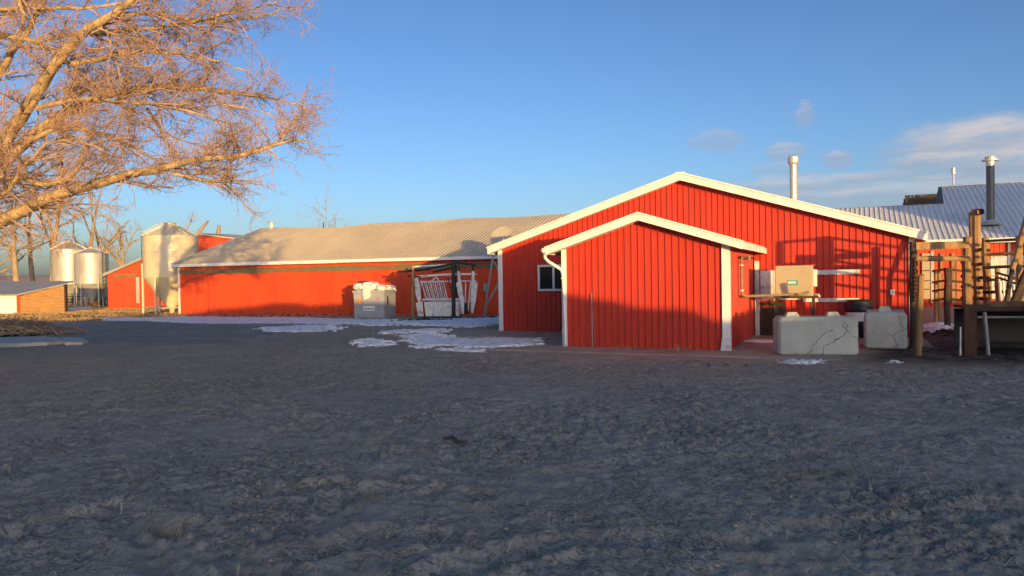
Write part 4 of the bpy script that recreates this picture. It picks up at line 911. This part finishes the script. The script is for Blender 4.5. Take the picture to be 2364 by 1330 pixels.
MB().box(bw_ + .001, bw_ + .02, .35, .47, bh_ * .5, bh_ * .8).build('slot', 'black_plastic', pb)
def bag(label, x, y, z, sx, sy, sz, mt, seed, rot=0):
    g = np.random.default_rng(seed); m = MB(); nu, nv = 18, 11; vs = []
    for i in range(nv):
        ph = math.pi * i / (nv - 1)
        for j in range(nu):
            t = 2 * math.pi * j / nu; d = np.array([math.sin(ph) * math.cos(t), math.sin(ph) * math.sin(t), math.cos(ph)])
            sq = 1 / (abs(d[0]) ** 3 + abs(d[1]) ** 3 + abs(d[2]) ** 3) ** (1 / 3)
            nn = 1 + .30 * float(perlin(d[0] * 2.1 + seed, d[1] * 2.1 + d[2] * 1.7, seed)) + .22 * float(perlin(d[0] * 5 + 3, d[1] * 5 + d[2] * 4, seed + 3))
            vs.append(d * sq * nn * np.array([sx, sy, sz]))
    fs = [(i * nu + j, i * nu + (j + 1) % nu, (i + 1) * nu + (j + 1) % nu, (i + 1) * nu + j) for i in range(nv - 1) for j in range(nu)]
    o = m.add(vs, fs).build('feed_bag', mt, None, smooth=True)
    o.matrix_basis = Matrix.Translation(Vector((x, y, z))) @ Matrix.Rotation(rot, 4, 'Z') @ Matrix.Rotation(g.uniform(-.4, .4), 4, 'X')
    return tag(o, label, 'bag', 'bags heaped in the grey bin')
g = np.random.default_rng(5); bm_ = pb.matrix_basis
def bag_label(fx, fy, lz):
    side = 'left' if fx < .36 else ('right' if fx > .66 else 'middle'); row = 'front' if fy < .45 else 'back'
    return 'crumpled pale plastic bag in the %s %s of the grey bin heap' % (row, side)
for i in range(26):
    fx, fy = g.uniform(.08, .92), g.uniform(.1, .9)
    lz = bh_ + .06 + .26 * (1 - abs(fx - .38) * 1.6) * g.uniform(.3, 1.1)
    wv = bm_ @ Vector((fx * bw_, fy * bdp, lz))
    bag(bag_label(fx, fy, lz), wv[0], wv[1], wv[2], g.uniform(.16, .30), g.uniform(.14, .24), g.uniform(.10, .17), 'bag_white', 200 + i, g.uniform(0, 3))
for i, (fx, lz) in enumerate(((.30, .46), (.18, .38))):
    wv = bm_ @ Vector((fx * bw_, .35, bh_ + lz - .05)); bag(('dark crumpled sack on top of the pale bags in the grey bin', 'smaller dark sack at the left of the heap in the grey bin')[i], wv[0], wv[1], wv[2], .34 - .1 * i, .16, .07, 'bag_dark', 300 + i, .3)
wv = bm_ @ Vector((.72, -.05, bh_ - .16)); bag('pale bag hanging over the front of the grey bin', wv[0], wv[1], wv[2], .20, .06, .36, 'bag_white', 330, 0)

# ------------------------------------------------------------------ cattle squeeze chute
QY = 35.6
qc = at_y(1025, 733, QY); qg = gz(qc[0], QY)
sq = thing('cattle_chute', 'battered white steel cattle squeeze chute by the long barn', 'cattle chute', (qc[0], QY, qg))
def qp(x, y, dy=0.0): return at_y(x, y, QY) + np.array([0, dy, 0])
def qplate(name, pts, mt, dy=0.0, th=.05):
    W = [qp(x, y, dy) for x, y in pts]; n = len(W); m = MB()
    m.add([p for p in W] + [p + np.array([0, th, 0]) for p in W], [tuple(range(n)), tuple(range(2 * n - 1, n - 1, -1))] + [(i, i + n, (i + 1) % n + n, (i + 1) % n) for i in range(n)])
    return m.build(name, mt, sq, world=True)
def qbar(name, a_, b_, r, mt, da=0.0, db_=0.0, n=8): return MB().tube([qp(*a_, da), qp(*b_, db_)], r, n).build(name, mt, sq, world=True)
for k, (xa, xb) in enumerate(((979, 1000), (1001, 1022), (1023, 1043), (1052, 1060))): qplate('lower_panel', [(xa, 697), (xb, 697), (xb, 733), (xa + (4 if k == 0 else 0), 733)], 'white_worn', .02 * (k % 2))
qplate('lower_panel', [(985, 697), (1060, 697), (1060, 731), (985, 731)], 'white_worn', 1.1)
for dy in (0.0, 1.05):
    qbar('top_rail', (970, 651), (1046, 650), .045, 'white_worn', dy, dy); qbar('mid_rail', (976, 692), (1060, 692), .05, 'white_worn', dy, dy)
    for k in range(6 if dy == 0 else 5): qbar('side_bar', (973 + k * 10.2, 652), (985 + k * 9.6, 692), .028, 'white_worn', dy, dy)
qplate('end_post', [(957, 645), (964, 640), (970, 660), (972, 692), (966, 698), (960, 680)], 'white_worn', -.08, .12)
qplate('end_post', [(960, 700), (975, 694), (978, 732), (966, 732)], 'white_worn', -.05, .08)
qbar('overhead_tube', (955, 639), (1050, 633), .055, 'white_worn', -.05, -.05); qbar('overhead_tube', (1048, 633), (1099, 633), .05, 'white_worn', .1, .1)
qplate('neck_plate', [(1053, 655), (1062, 645), (1066, 655), (1072, 698), (1071, 724), (1067, 725), (1062, 695)], 'white_worn', -.10, .07)
qplate('neck_plate', [(1089, 645), (1094, 643), (1103, 655), (1099, 690), (1092, 724), (1088, 722), (1087, 690)], 'white_worn', -.10, .07)
qbar('neck_tube', (1058, 626), (1061, 650), .07, 'white_worn', -.06, -.06); qbar('neck_tube', (1092, 626), (1092, 650), .07, 'white_worn', -.06, -.06)
qbar('gate_bar', (1065, 649), (1088, 649), .035, 'white_worn'); qbar('gate_bar', (1075, 652), (1074, 700), .03, 'white_worn'); qbar('gate_bar', (1087, 650), (1079, 722), .04, 'white_worn', .1, .1)
qbar('frame_post', (1047, 600), (1048, 733), .09, 'dark_steel', -.15, -.15); qbar('frame_post', (1047, 606), (1048, 731), .07, 'dark_steel', 1.2, 1.2)
qbar('frame_post', (1075, 700), (1077, 724), .10, 'dark_steel', .1, .1)
qbar('hydraulic_arm', (985, 622), (1052, 608), .05, 'dark_steel', -.2, -.2); qbar('hydraulic_arm', (955, 616), (1035, 611), .045, 'white_worn', .1, .1)
qbar('hydraulic_arm', (1045, 604), (1098, 612), .06, 'dark_steel', .0, .2); qbar('hydraulic_arm', (1060, 612), (1059, 628), .06, 'dark_steel'); qbar('hydraulic_arm', (1092, 613), (1092, 628), .06, 'dark_steel')
qbar('cylinder', (1000, 628), (1046, 618), .055, 'dark_steel', -.1, -.1); qbar('control_lever', (995, 650), (1008, 640), .03, 'white_worn', -.1, -.1); qbar('control_lever', (1008, 640), (1015, 650), .03, 'white_worn', -.1, -.1)
qbar('boom', (912, 627), (990, 622), .05, 'dark_steel', .8, .3); qbar('boom', (935, 618), (932, 630), .05, 'dark_steel', .7, .7)
qbar('hose', (1035, 640), (1042, 668), .03, 'dark_steel', -.2, -.2)
qbar('base_rail', (965, 733), (1062, 733), .06, 'dark_steel', -.04, -.04); qbar('base_rail', (968, 731), (1062, 731), .06, 'dark_steel', 1.1, 1.1)
a_ = qp(954, 733, -.2); post_mb((a_[0], a_[1], qg - .1), qp(955, 612, -.2), .075, seed=140).build('timber_post', 'wood', sq, world=True)
qbar('cross_tie', (943, 637), (972, 639), .04, 'rust_steel', -.2, -.1)

# ------------------------------------------------------------------ bare trees
def tubes_mesh(batches, name, mt, parent, smooth=True):
    Vs, Qs, off = [], [], 0
    for P, r, n in batches:
        N, K, _ = P.shape
        T = np.empty_like(P); T[:, 1:-1] = P[:, 2:] - P[:, :-2]; T[:, 0] = P[:, 1] - P[:, 0]; T[:, -1] = P[:, -1] - P[:, -2]
        T /= np.linalg.norm(T, axis=-1, keepdims=True) + 1e-12
        ref = np.where(np.abs(T[:, :1, 2:3]) < .85, np.array([0, 0, 1.0]), np.array([1.0, 0, 0])); ref = np.broadcast_to(ref, P.shape)
        A = np.cross(T, ref); A /= np.linalg.norm(A, axis=-1, keepdims=True) + 1e-9; Bv = np.cross(A, T)
        an = np.arange(n) * 2 * math.pi / n
        V = P[:, :, None] + (A[:, :, None] * np.cos(an)[:, None] + Bv[:, :, None] * np.sin(an)[:, None]) * r[:, :, None, None]
        idx = off + np.arange(N * K * n).reshape(N, K, n); nx = np.roll(idx, -1, 2)
        Qs.append(np.stack([idx[:, :-1], nx[:, :-1], nx[:, 1:], idx[:, 1:]], -1).reshape(-1, 4)); Vs.append(V.reshape(-1, 3)); off += N * K * n
    V = np.concatenate(Vs); inv = np.array(parent.matrix_basis.inverted()); V = V @ inv[:3, :3].T + inv[:3, 3]
    o = mesh_arrays(name, V, np.concatenate(Qs), mt, smooth); o.parent = parent; return o
def resample(pts, K):
    pts = np.array(pts, float); s = np.concatenate([[0], np.cumsum(np.linalg.norm(np.diff(pts, axis=0), axis=1))]); t = np.linspace(0, s[-1], K)
    return np.stack([np.interp(t, s, pts[:, k]) for k in range(3)], 1)
def spawn(P, r, spacing, length, ang, K2, bias, wander, rscale, rmax, g, tmin=.12, curl=0.0, shrink=.45, rmin=.0):
    L = np.linalg.norm(np.diff(P, axis=1), axis=-1).sum(1); cnt = np.maximum(0, g.poisson(L * (1 - tmin) / spacing)); i = np.repeat(np.arange(len(P)), cnt); N = len(i)
    t = tmin + (1 - tmin) * g.random(N); K = P.shape[1]; x = t * (K - 1); k = np.minimum(x.astype(int), K - 2); f = (x - k)[:, None]
    pos = P[i, k] * (1 - f) + P[i, k + 1] * f; tan = P[i, k + 1] - P[i, k]; tan /= np.linalg.norm(tan, axis=1, keepdims=True) + 1e-12
    rp = r[i, k] * (1 - f[:, 0]) + r[i, k + 1] * f[:, 0]
    pr = g.normal(size=(N, 3)); pr -= (pr * tan).sum(1, keepdims=True) * tan; pr /= np.linalg.norm(pr, axis=1, keepdims=True) + 1e-12
    a = g.uniform(*ang, N)[:, None]; d = tan * np.cos(a) + pr * np.sin(a) + np.array(bias); d /= np.linalg.norm(d, axis=1, keepdims=True)
    ln = g.uniform(*length, N) * (1 - shrink * t); step = (ln / (K2 - 1))[:, None]
    out = np.empty((N, K2, 3)); out[:, 0] = pos; turn = g.normal(size=(N, 3)) * curl
    for j in range(1, K2):
        d = d + g.normal(size=(N, 3)) * wander + turn; d /= np.linalg.norm(d, axis=1, keepdims=True); out[:, j] = out[:, j - 1] + d * step
    r0 = np.clip(rp * rscale, rmin, rmax)[:, None]; rad = r0 * np.linspace(1, .35, K2)[None]
    return out, rad
g = np.random.default_rng(21)
tb = np.array([-12.9, 16.2, 0.0]); hub = np.array([-11.6, 15.4, 2.75])
tree = thing('bare_tree', 'large bare spreading tree overhanging the yard from the left', 'tree', tb)
def limb(pts, r0, r1, Y0=15.0, Y1=15.0, join=None, kk=.8):
    P = [at_y(x, y, Y0 + (Y1 - Y0) * (i / (len(pts) - 1))) for i, (x, y) in enumerate(pts)]
    if join is not None: P = [join] + P
    P = resample(P, 26); P[1:-1] += g.normal(0, .012, (24, 3)); rad = r1 + (r0 - r1) * (1 - np.linspace(0, 1, 26)) ** kk
    return P, rad
lo_h = hub + np.array([.2, -.1, .3]); hi_h = hub + np.array([.3, -.1, .9])
LIMBS = [
    limb([(-60, 535), (0, 515), (70, 478), (120, 454), (200, 430), (290, 405), (380, 388), (450, 366), (540, 362), (610, 345), (660, 325), (712, 322)], .135, .012, 15.0, 13.6, lo_h),
    limb([(400, 402), (470, 417), (520, 419), (546, 406)], .035, .022, 14.2, 14.0),
    limb([(-70, 430), (0, 410), (60, 414), (100, 428), (160, 412), (185, 382), (192, 345), (240, 322), (300, 318)], .075, .012, 14.8, 14.0, hi_h),
    limb([(-40, 445), (0, 385), (35, 350), (80, 312), (120, 282), (150, 262), (200, 234), (260, 216), (330, 206), (400, 200), (470, 206), (560, 216), (640, 230), (705, 250)], .150, .010, 15.2, 16.8, hi_h, .9),
    limb([(60, 330), (130, 294), (200, 300), (260, 320), (310, 340), (360, 370), (392, 395)], .050, .012, 15.2, 14.4),
    limb([(-40, 430), (10, 322), (60, 250), (100, 190), (130, 145), (160, 105), (200, 70), (250, 40), (300, 5), (335, -40), (360, -110)], .160, .030, 15.4, 14.2, hi_h, .8),
    limb([(85, 250), (140, 235), (190, 228), (260, 234), (340, 240), (430, 256), (500, 276), (570, 300)], .052, .010, 15.2, 14.4),
    limb([(165, 148), (220, 138), (290, 122), (350, 118), (420, 125), (500, 140), (570, 165)], .055, .010, 14.9, 15.6),
    limb([(-60, 100), (-10, 85), (40, 86), (90, 95), (170, 80), (280, 72), (380, 64), (430, 52), (490, 40), (560, 24), (650, 2)], .070, .008, 15.6, 14.6, hub + np.array([.1, .3, 2.6])),
    limb([(-70, 330), (-20, 205), (0, 168), (20, 130), (45, 100), (70, 55), (95, 10), (110, -60)], .120, .035, 16.4, 16.8, hi_h + np.array([-.2, .4, 0])),
    limb([(30, -40), (55, 40), (48, 82)], .05, .03, 15.8, 15.6), limb([(246, 70), (262, 130), (276, 168), (280, 200)], .026, .008, 14.2, 14.0),
    limb([(260, 34), (340, 30), (430, 44), (520, 52), (590, 40), (660, 20)], .045, .008, 14.6, 15.8), limb([(-80, 30), (40, 20), (150, 20), (260, 12), (380, -10), (480, -30)], .06, .010, 16.0, 17.0, hub + np.array([.1, .6, 3.4])),
    limb([(280, 318), (285, 360), (275, 395), (292, 420)], .022, .008, 14.4, 14.2), limb([(340, 250), (370, 290), (385, 330), (420, 370), (470, 385)], .034, .008, 15.6, 14.8),
    limb([(90, 100), (150, 135), (200, 180), (240, 215), (290, 225)], .030, .008, 15.4, 14.8), limb([(470, 205), (520, 240), (560, 285), (590, 320)], .022, .006, 16.2, 15.6),
    limb([(430, 255), (510, 240), (600, 255), (680, 290)], .020, .006, 15.0, 15.6), limb([(-60, 480), (20, 440), (60, 380), (110, 330), (180, 320), (240, 350)], .06, .010, 14.4, 13.6, lo_h),
]
for P, r in LIMBS: tubes_mesh([(P[None], r[None], 10)], 'limb', 'bark', tree)
tk_ = resample([tb + np.array([0, 0, -.1]), tb + np.array([.25, -.1, .9]), hub, hub + np.array([.1, .1, 1.2]), hub + np.array([.0, .5, 3.6]), hub + np.array([-.3, .8, 6.0])], 26)
rt = np.interp(np.linspace(0, 1, 26), [0, .1, .35, .5, 1], [.62, .45, .40, .26, .10])
tubes_mesh([(tk_[None], rt[None], 16)], 'trunk', 'bark', tree)
LP = np.stack([a for a, _ in LIMBS] + [tk_]); LR = np.stack([b for _, b in LIMBS] + [rt])
b1 = spawn(LP, LR, .17, (.7, 1.9), (.4, 1.1), 8, (.12, 0, .10), .16, .55, .022, g, .10, rmin=.007)
b2 = spawn(*b1, .105, (.35, .95), (.4, 1.1), 6, (.05, 0, .06), .20, .6, .010, g, .10, rmin=.005, curl=.05)
b3 = spawn(*b2, .085, (.12, .42), (.4, 1.2), 4, (.02, 0, .10), .24, .65, .006, g, .10, rmin=.0036, curl=.10)
tubes_mesh([(*b1, 5), (*b2, 4), (*b3, 3)], 'crown', 'twig', tree)

def wild_tree(label, x, Y, ytop, seed, r0=.30, lean=0.0, nl=7, dens=1.0, group='bare trees beyond the feed bins', broken=False):
    g = np.random.default_rng(seed); px = at_y(x, 690, Y)[0]; z0 = gz(px, Y); H = at_y(x, ytop, Y)[2] - z0
    t = thing('bare_tree', label, 'tree', (px, Y, z0), 0, group); base = np.array([px, Y, z0])
    tr = resample([base - (0, 0, .2), base + (lean * .15 * H, 0, H * .18), base + (lean * .3 * H + g.normal(0, .2), g.normal(0, .3), H * .42), base + (lean * .6 * H, g.normal(0, .4), H * .75), base + (lean * H, g.normal(0, .5), H * (.8 if broken else 1.0))], 16)
    rad = r0 * np.interp(np.linspace(0, 1, 16), [0, .12, .5, 1], [1.25, .9, .55, .35 if broken else .06])
    tubes_mesh([(tr[None], rad[None], 9)], 'trunk', 'far_bark', t)
    L1 = spawn(tr[None], rad[None], H / (nl * 1.7), (H * .30, H * .62), (.45, 1.0), 10, (0, 0, .30), .15, .62, r0 * .45, g, .20, shrink=.40, rmin=.035)
    for P, r in zip(*L1): tubes_mesh([(P[None], r[None], 7)], 'limb', 'far_bark', t)
    L2 = spawn(*L1, .50 / dens, (1.1, 3.2), (.4, 1.0), 7, (0, 0, .16), .18, .6, .06, g, .12, rmin=.024)
    L3 = spawn(*L2, .34 / dens, (.5, 1.7), (.4, 1.1), 5, (0, 0, .10), .22, .6, .024, g, .1, rmin=.015)
    L4 = spawn(*L3, .42 / dens, (.25, .8), (.4, 1.2), 3, (0, 0, .1), .2, .6, .014, g, .1, rmin=.011)
    tubes_mesh([(*L2, 5), (*L3, 3), (*L4, 3)], 'crown', 'far_twig', t)
wild_tree('bare tree leaning at the far left edge behind the calf shed', -18, 84, 470, 1, .34, .10)
wild_tree('bare forked tree rising directly behind the calf shed roof', 40, 82, 450, 2, .40, -.03)
wild_tree('bare tree with pale straight trunk right of the calf shed ridge', 78, 88, 430, 3, .36, -.05)
wild_tree('thick bare tree standing left of the galvanised feed bins', 119, 92, 400, 4, .46, .10, 8)
wild_tree('bare twin stemmed tree behind the smaller feed bin', 205, 98, 410, 5, .42, .14, 8)
wild_tree('bare upright tree between the feed bin and the lean-to roof', 228, 101, 425, 6, .34, -.02)
wild_tree('bare tree with cut top above the lean-to roof', 288, 96, 470, 7, .36, -.04, 7, broken=True)
wild_tree('bare tree with snapped limb behind the large cream feed bin', 420, 92, 488, 8, .36, .06, 6, broken=True)
wild_tree('small bare tree far behind the rear red barn roof', 585, 150, 488, 9, .22, 0, 6, .6)
wild_tree('bare multi stemmed tree far behind the middle of the tan roof', 752, 150, 480, 10, .22, .02, 8, .6)
wild_tree('small bare tree just right of the far multi stemmed tree', 778, 160, 492, 12, .2, -.02, 6, .6)
st = thing('dead_stub', 'slanting dead branch stub behind the rear red barn', 'tree', (at_y(465, 640, 80)[0], 80, gz(-30, 80)))
MB().tube([at_y(452, 690, 80), at_y(452, 560, 80), at_y(462, 532, 80), at_y(481, 510, 80)], [.35, .25, .22, .12], 8).build('trunk', 'far_bark', st, world=True, smooth=True)
st2 = thing('dead_stub', 'short broken trunk top above the pale rear roof', 'tree', (at_y(505, 640, 82)[0], 82, gz(-30, 82)))
MB().tube([at_y(503, 690, 82), at_y(503, 545, 82), at_y(506, 520, 82)], [.35, .28, .18], 8).build('trunk', 'far_bark', st2, world=True, smooth=True)

# ------------------------------------------------------------------ far yard clutter under the feed bins
Y7 = 105
bs = thing('distant_shed', 'low distant blue grey shed seen under the feed bins', 'shed', (at_y(118, 700, Y7)[0], Y7, gz(-60, Y7)))
zr_ = at_y(118, 678, Y7)[2] - gz(-60, Y7); ze_ = at_y(118, 690, Y7)[2] - gz(-60, Y7); xx = at_y(202, 690, Y7)[0] - at_y(118, 690, Y7)[0]
MB().box(0, xx, 0, 4, -.2, ze_).build('wall', 'blue_shed', bs)
MB().add([(-.3, -.3, ze_), (xx + .3, -.3, ze_), (xx + .3, 2.2, zr_), (-.3, 2.2, zr_), (-.3, 4.4, ze_), (xx + .3, 4.4, ze_)], [(0, 1, 2, 3), (3, 2, 5, 4)]).build('roof', 'roof_dull', bs)
fx0, fx1 = at_y(118, 700, 80)[0], at_y(240, 700, 80)[0]; fg = gz(-48, 80)
ff = thing('pipe_fence', 'dark pipe fence standing under the feed bins', 'fence', (fx0, 80, fg))
for k in range(11): MB().tube([((fx1 - fx0) * k / 10, 0, -.1), ((fx1 - fx0) * k / 10, 0, 1.2)], .045, 5).build('post', 'dark_steel', ff)
for z in (.3, .6, .9, 1.2): MB().tube([(0, 0, z), (fx1 - fx0, 0, z)], .035, 5).build('rail', 'dark_steel', ff)
for i, x in enumerate((216, 224, 233)):
    q = at_y(x, 706, 76); o = bag('heap', q[0], q[1], gz(q[0], 76) + .25, .38, .3, .3, 'orange_mark' if i < 2 else 'dark_wood', 400 + i); o.name = 'rusty_drum_heap'
    tag(o, ('orange scrap lump left under the smaller feed bin', 'orange scrap lump in the middle under the smaller feed bin', 'brown scrap lump right of the orange scrap')[i], 'scrap'); del o['group']

# ------------------------------------------------------------------ concrete slabs and brush pile at the left
def slab(label, pts, h, seed):
    P = [on_ground(*p) for p in pts]; m = MB(); n = len(P); gq = np.random.default_rng(seed)
    c = sum(P) / n
    t = thing('concrete_slab', label, 'slab', (c[0], c[1], c[2]), 0, 'broken slabs at the left')
    lo = [(p[0] - c[0], p[1] - c[1], -.1) for p in P]; hi = [((p[0] - c[0]) * .985, (p[1] - c[1]) * .985, h + gq.normal(0, .008)) for p in P]
    m.add(lo + hi, [tuple(range(n)), tuple(range(n, 2 * n))] + [(i, (i + 1) % n, (i + 1) % n + n, i + n) for i in range(n)]).build('slab', 'concrete', t, bevel=.012)
slab('long flat grey concrete slab below the brush pile', [(-60, 801), (40, 801), (110, 798), (150, 794), (138, 788), (95, 783), (20, 785), (-60, 788)], .09, 1)
slab('small broken concrete slab at the right end of the long slab', [(150, 797), (190, 796), (206, 793), (185, 784), (140, 785), (146, 790)], .08, 2)
bq = on_ground(20, 780); brush = thing('brush_pile', 'pile of dead twigs and branches at the left edge', 'brush pile', (bq[0], bq[1] + .9, gz(bq[0], bq[1])))
g = np.random.default_rng(31); N = 900
c0 = np.stack([bq[0] + g.normal(-.5, .75, N), bq[1] + 1.1 + g.normal(0, .5, N), np.zeros(N)], 1)
rr_ = np.hypot((c0[:, 0] - bq[0] + .5) / 1.6, (c0[:, 1] - bq[1] - 1.1) / 1.1); c0[:, 2] = gbase(c0[:, 0], c0[:, 1]) + .02 + .46 * np.exp(-rr_ ** 2) * g.random(N) ** .5
dr_ = g.normal(size=(N, 3)) * (1, .8, .32); dr_ /= np.linalg.norm(dr_, axis=1, keepdims=True); ln = g.uniform(.25, .95, N)[:, None]
P = np.stack([c0 - dr_ * ln / 2, c0 + g.normal(0, .03, (N, 3)), c0 + dr_ * ln / 2], 1); P[..., 2] = np.maximum(P[..., 2], gbase(P[..., 0], P[..., 1]) + .01)
rad = g.uniform(.004, .012, N)[:, None] * np.array([1.2, 1, .6])
tubes_mesh([(P, rad, 4)], 'twigs', 'far_twig', brush)['kind'] = 'stuff'
for i in range(9):
    a_ = np.array([bq[0] + g.normal(-.2, .6), bq[1] + .6 + g.normal(0, .3), .25 + g.random() * .15]); b_ = a_ + np.array([g.uniform(.4, 1.1), g.uniform(-.5, .1), -.22]); b_[2] = max(b_[2], .03)
    MB().tube([a_, (a_ + b_) / 2 + (0, 0, .05), b_], [.028, .022, .012], 6).build('branch', 'bark', brush, world=True, smooth=True)
mound = MB().lathe([(1.75, -.05), (1.4, .06), (.9, .20), (.45, .30), (.0, .34)], 24); mo = mound.build('leaf_litter', 'dung', brush); mo.location = (-.45, .15, 0); mo.scale = (1, .7, .8)

# ------------------------------------------------------------------ litter on the ground
def scatter_tris(name, P, d, ln, wd, mt, label=None, up=0.0):
    """thin slivers lying on the ground, two triangles each"""
    N = len(P); d = d / np.linalg.norm(d, axis=1, keepdims=True); s = np.cross(d, np.array([0, 0, 1.0])); s /= np.linalg.norm(s, axis=1, keepdims=True) + 1e-9
    V = np.stack([P - s * wd[:, None], P + s * wd[:, None], P + d * ln[:, None] + s * wd[:, None] * .6, P + d * ln[:, None] - s * wd[:, None] * .6], 1).reshape(-1, 3)
    o = mesh_arrays(name, V, np.arange(N * 4).reshape(N, 4), mt, False); o['kind'] = 'stuff'
    if label: o['label'] = label
    return o
g = np.random.default_rng(77)
def yard_points(N, r0=3.0, r1=17.0, p=1.0):
    r = r0 + (r1 - r0) * g.random(N) ** p; t = g.uniform(-.66, .66, N); X = r * np.sin(t); Y = r * np.cos(t); u, d = bloc(X, Y); k = d < -5.5
    return X[k], Y[k]
X, Y = yard_points(9000, p=1.1); Z = ground_z(X, Y) + .006; N = len(X)
d = np.stack([g.normal(size=N), g.normal(size=N) * .7, g.normal(size=N) * .10 + .03], 1)
scatter_tris('straw_bits', np.stack([X, Y, Z], 1), d, g.uniform(.03, .13, N), g.uniform(.0014, .0032, N), 'straw', 'loose bits of straw on the yard')
X, Y = yard_points(5000, p=1.0); Z = ground_z(X, Y); N = len(X); sz = g.gamma(2.0, .0034, N).clip(.003, .022)
oc = np.array([[1, 0, 0], [0, 1, 0], [-1, 0, 0], [0, -1, 0], [0, 0, 1], [0, 0, -1]], float); of = np.array([[0, 1, 4], [1, 2, 4], [2, 3, 4], [3, 0, 4], [1, 0, 5], [2, 1, 5], [3, 2, 5], [0, 3, 5]])
jit = 1 + g.normal(0, .22, (N, 6, 1)); an = g.uniform(0, 6.28, N); ca_, sa_ = np.cos(an), np.sin(an)
vv = oc[None] * jit * np.array([1.2, .9, .6]); vv = np.stack([vv[..., 0] * ca_[:, None] - vv[..., 1] * sa_[:, None], vv[..., 0] * sa_[:, None] + vv[..., 1] * ca_[:, None], vv[..., 2]], -1)
V = vv * sz[:, None, None] + np.stack([X, Y, Z + sz * .15], 1)[:, None]
po = mesh_arrays('pebbles', V.reshape(-1, 3), (of[None] + (np.arange(N) * 6)[:, None, None]).reshape(-1, 3), 'pebble', False); po['kind'] = 'stuff'; po['label'] = 'small stones and frozen clods on the yard'
# tufts of dry straw
mat('straw_dull', (.34, .28, .16), .9, .35, 6, spec=.1)
def tuft(label, x, y, n, spread, h, mt='straw_dull', flat=.3):
    q = on_ground(x, y); X = q[0] + g.normal(0, spread, n); Y = q[1] + g.normal(0, spread * .5, n); Z = ground_z(X, Y) + .003
    d = np.stack([g.normal(size=n), g.normal(size=n), np.abs(g.normal(size=n)) * flat + .05], 1)
    o = scatter_tris('straw_tuft', np.stack([X, Y, Z], 1), d, g.uniform(.3, 1, n) * h, np.full(n, .0022), mt); o['kind'] = 'stuff'
    return tag(o, label, 'straw', 'tufts of straw on the yard')
tuft('wisp of dry straw at the foot of the small shed left of centre', 1440, 811, 130, .16, .22, flat=.7)
tuft('wisp of dry straw at the foot of the small shed near its right end', 1565, 813, 130, .16, .22, flat=.7)
tuft('yellow straw clump on the bare yard left of centre', 845, 1157, 70, .05, .12, flat=.3)
tuft('grey grass clump in the tyre ruts at lower left', 385, 1228, 90, .07, .10, flat=.45)
tuft('flat straw wisp on the yard right of centre', 1910, 1093, 90, .12, .2, flat=.15)
tuft('pale straw wisp right of the yellow clump', 1050, 1086, 40, .07, .12, flat=.1)
tuft('small straw wisp in front of the long concrete block', 1800, 1108, 60, .12, .18, flat=.15)
tag(MB().tube([on_ground(1025, 1020) + (0, 0, .03), on_ground(1045, 1018) + (0, 0, .04), on_ground(1058, 1026) + (0, 0, .03), on_ground(1073, 1028) + (0, 0, .03)], [.012, .016, .014, .008], 7).build('bark_strip', 'dark_wood', smooth=True), 'dark curled bark strip lying in the middle of the yard', 'stick')
def lumps(name, label, x, y, n, spread, size, mt, cat):
    q = on_ground(x, y); t = thing(name, label, cat, q); m = MB()
    for i in range(n):
        c = np.array([g.normal(0, spread), g.normal(0, spread * .6), 0]); s = size * g.uniform(.5, 1.2); vs = []
        for k in range(5):
            ph = math.pi * k / 4
            for j in range(8): vs.append(c + np.array([math.sin(ph) * math.cos(j * math.pi / 4), math.sin(ph) * math.sin(j * math.pi / 4), .55 * math.cos(ph)]) * s * g.uniform(.75, 1.2))
        m.add(vs, [(a * 8 + j, a * 8 + (j + 1) % 8, (a + 1) * 8 + (j + 1) % 8, (a + 1) * 8 + j) for a in range(4) for j in range(8)])
    o = m.build('lumps', mt, t, smooth=True); o['kind'] = 'stuff'; return t
lumps('manure_heap', 'dark manure heap in front of the white cattle chute', 985, 741, 90, .7, .11, 'dung', 'manure')
lumps('manure_heap', 'low dark dung strip along the foot of the long barn', 640, 730, 300, 4.2, .07, 'dung', 'manure')
lumps('manure_heap', 'dark dung scatter right of the small shed corner', 1665, 842, 14, .16, .018, 'dung', 'manure')
lumps('manure_heap', 'dark trampled dung inside the corral gateway', 2200, 770, 60, .8, .10, 'dung', 'manure')
lumps('manure_heap', 'rough manure and snow lumps beside the cattle chute', 1090, 735, 50, .9, .11, 'dung', 'manure')
# dry grass standing in the sunlit ground at the left
n = 200000; X = g.uniform(-62, -17, n); Y = 34 + 62 * g.random(n) ** 1.2
wob = fbm(X * .4, Y * .4, 3, 14) * 1.5
gr = ss(.0, 2.0, Y - 38.5 + wob) * ss(-17.5, -21.5, X + wob * .6); gr *= (poly_field(X, Y, DRIVE) < -.3)
keep = (g.random(n) < gr * ss(-.35, .3, fbm(X * .5, Y * .5, 3, 15) + .1)) & (np.abs(X / np.maximum(Y, 1)) < .75); X, Y = X[keep], Y[keep]; n = len(X)
Z = gbase(X, Y); h = g.uniform(.03, .10, n); lean = g.normal(0, .05, (n, 2))
wdt = g.uniform(.005, .014, n); V = np.stack([np.stack([X - wdt, Y, Z - .01], 1), np.stack([X + wdt, Y + g.normal(0, .02, n), Z - .01], 1), np.stack([X + lean[:, 0], Y + lean[:, 1], Z + h], 1)], 1).reshape(-1, 3)
dgx = mesh_arrays('dry_grass', V, np.arange(n * 3).reshape(n, 3), 'dry_grass', False); dgx['kind'] = 'stuff'; dgx['label'] = 'short dry grass on the sunlit ground at the left'
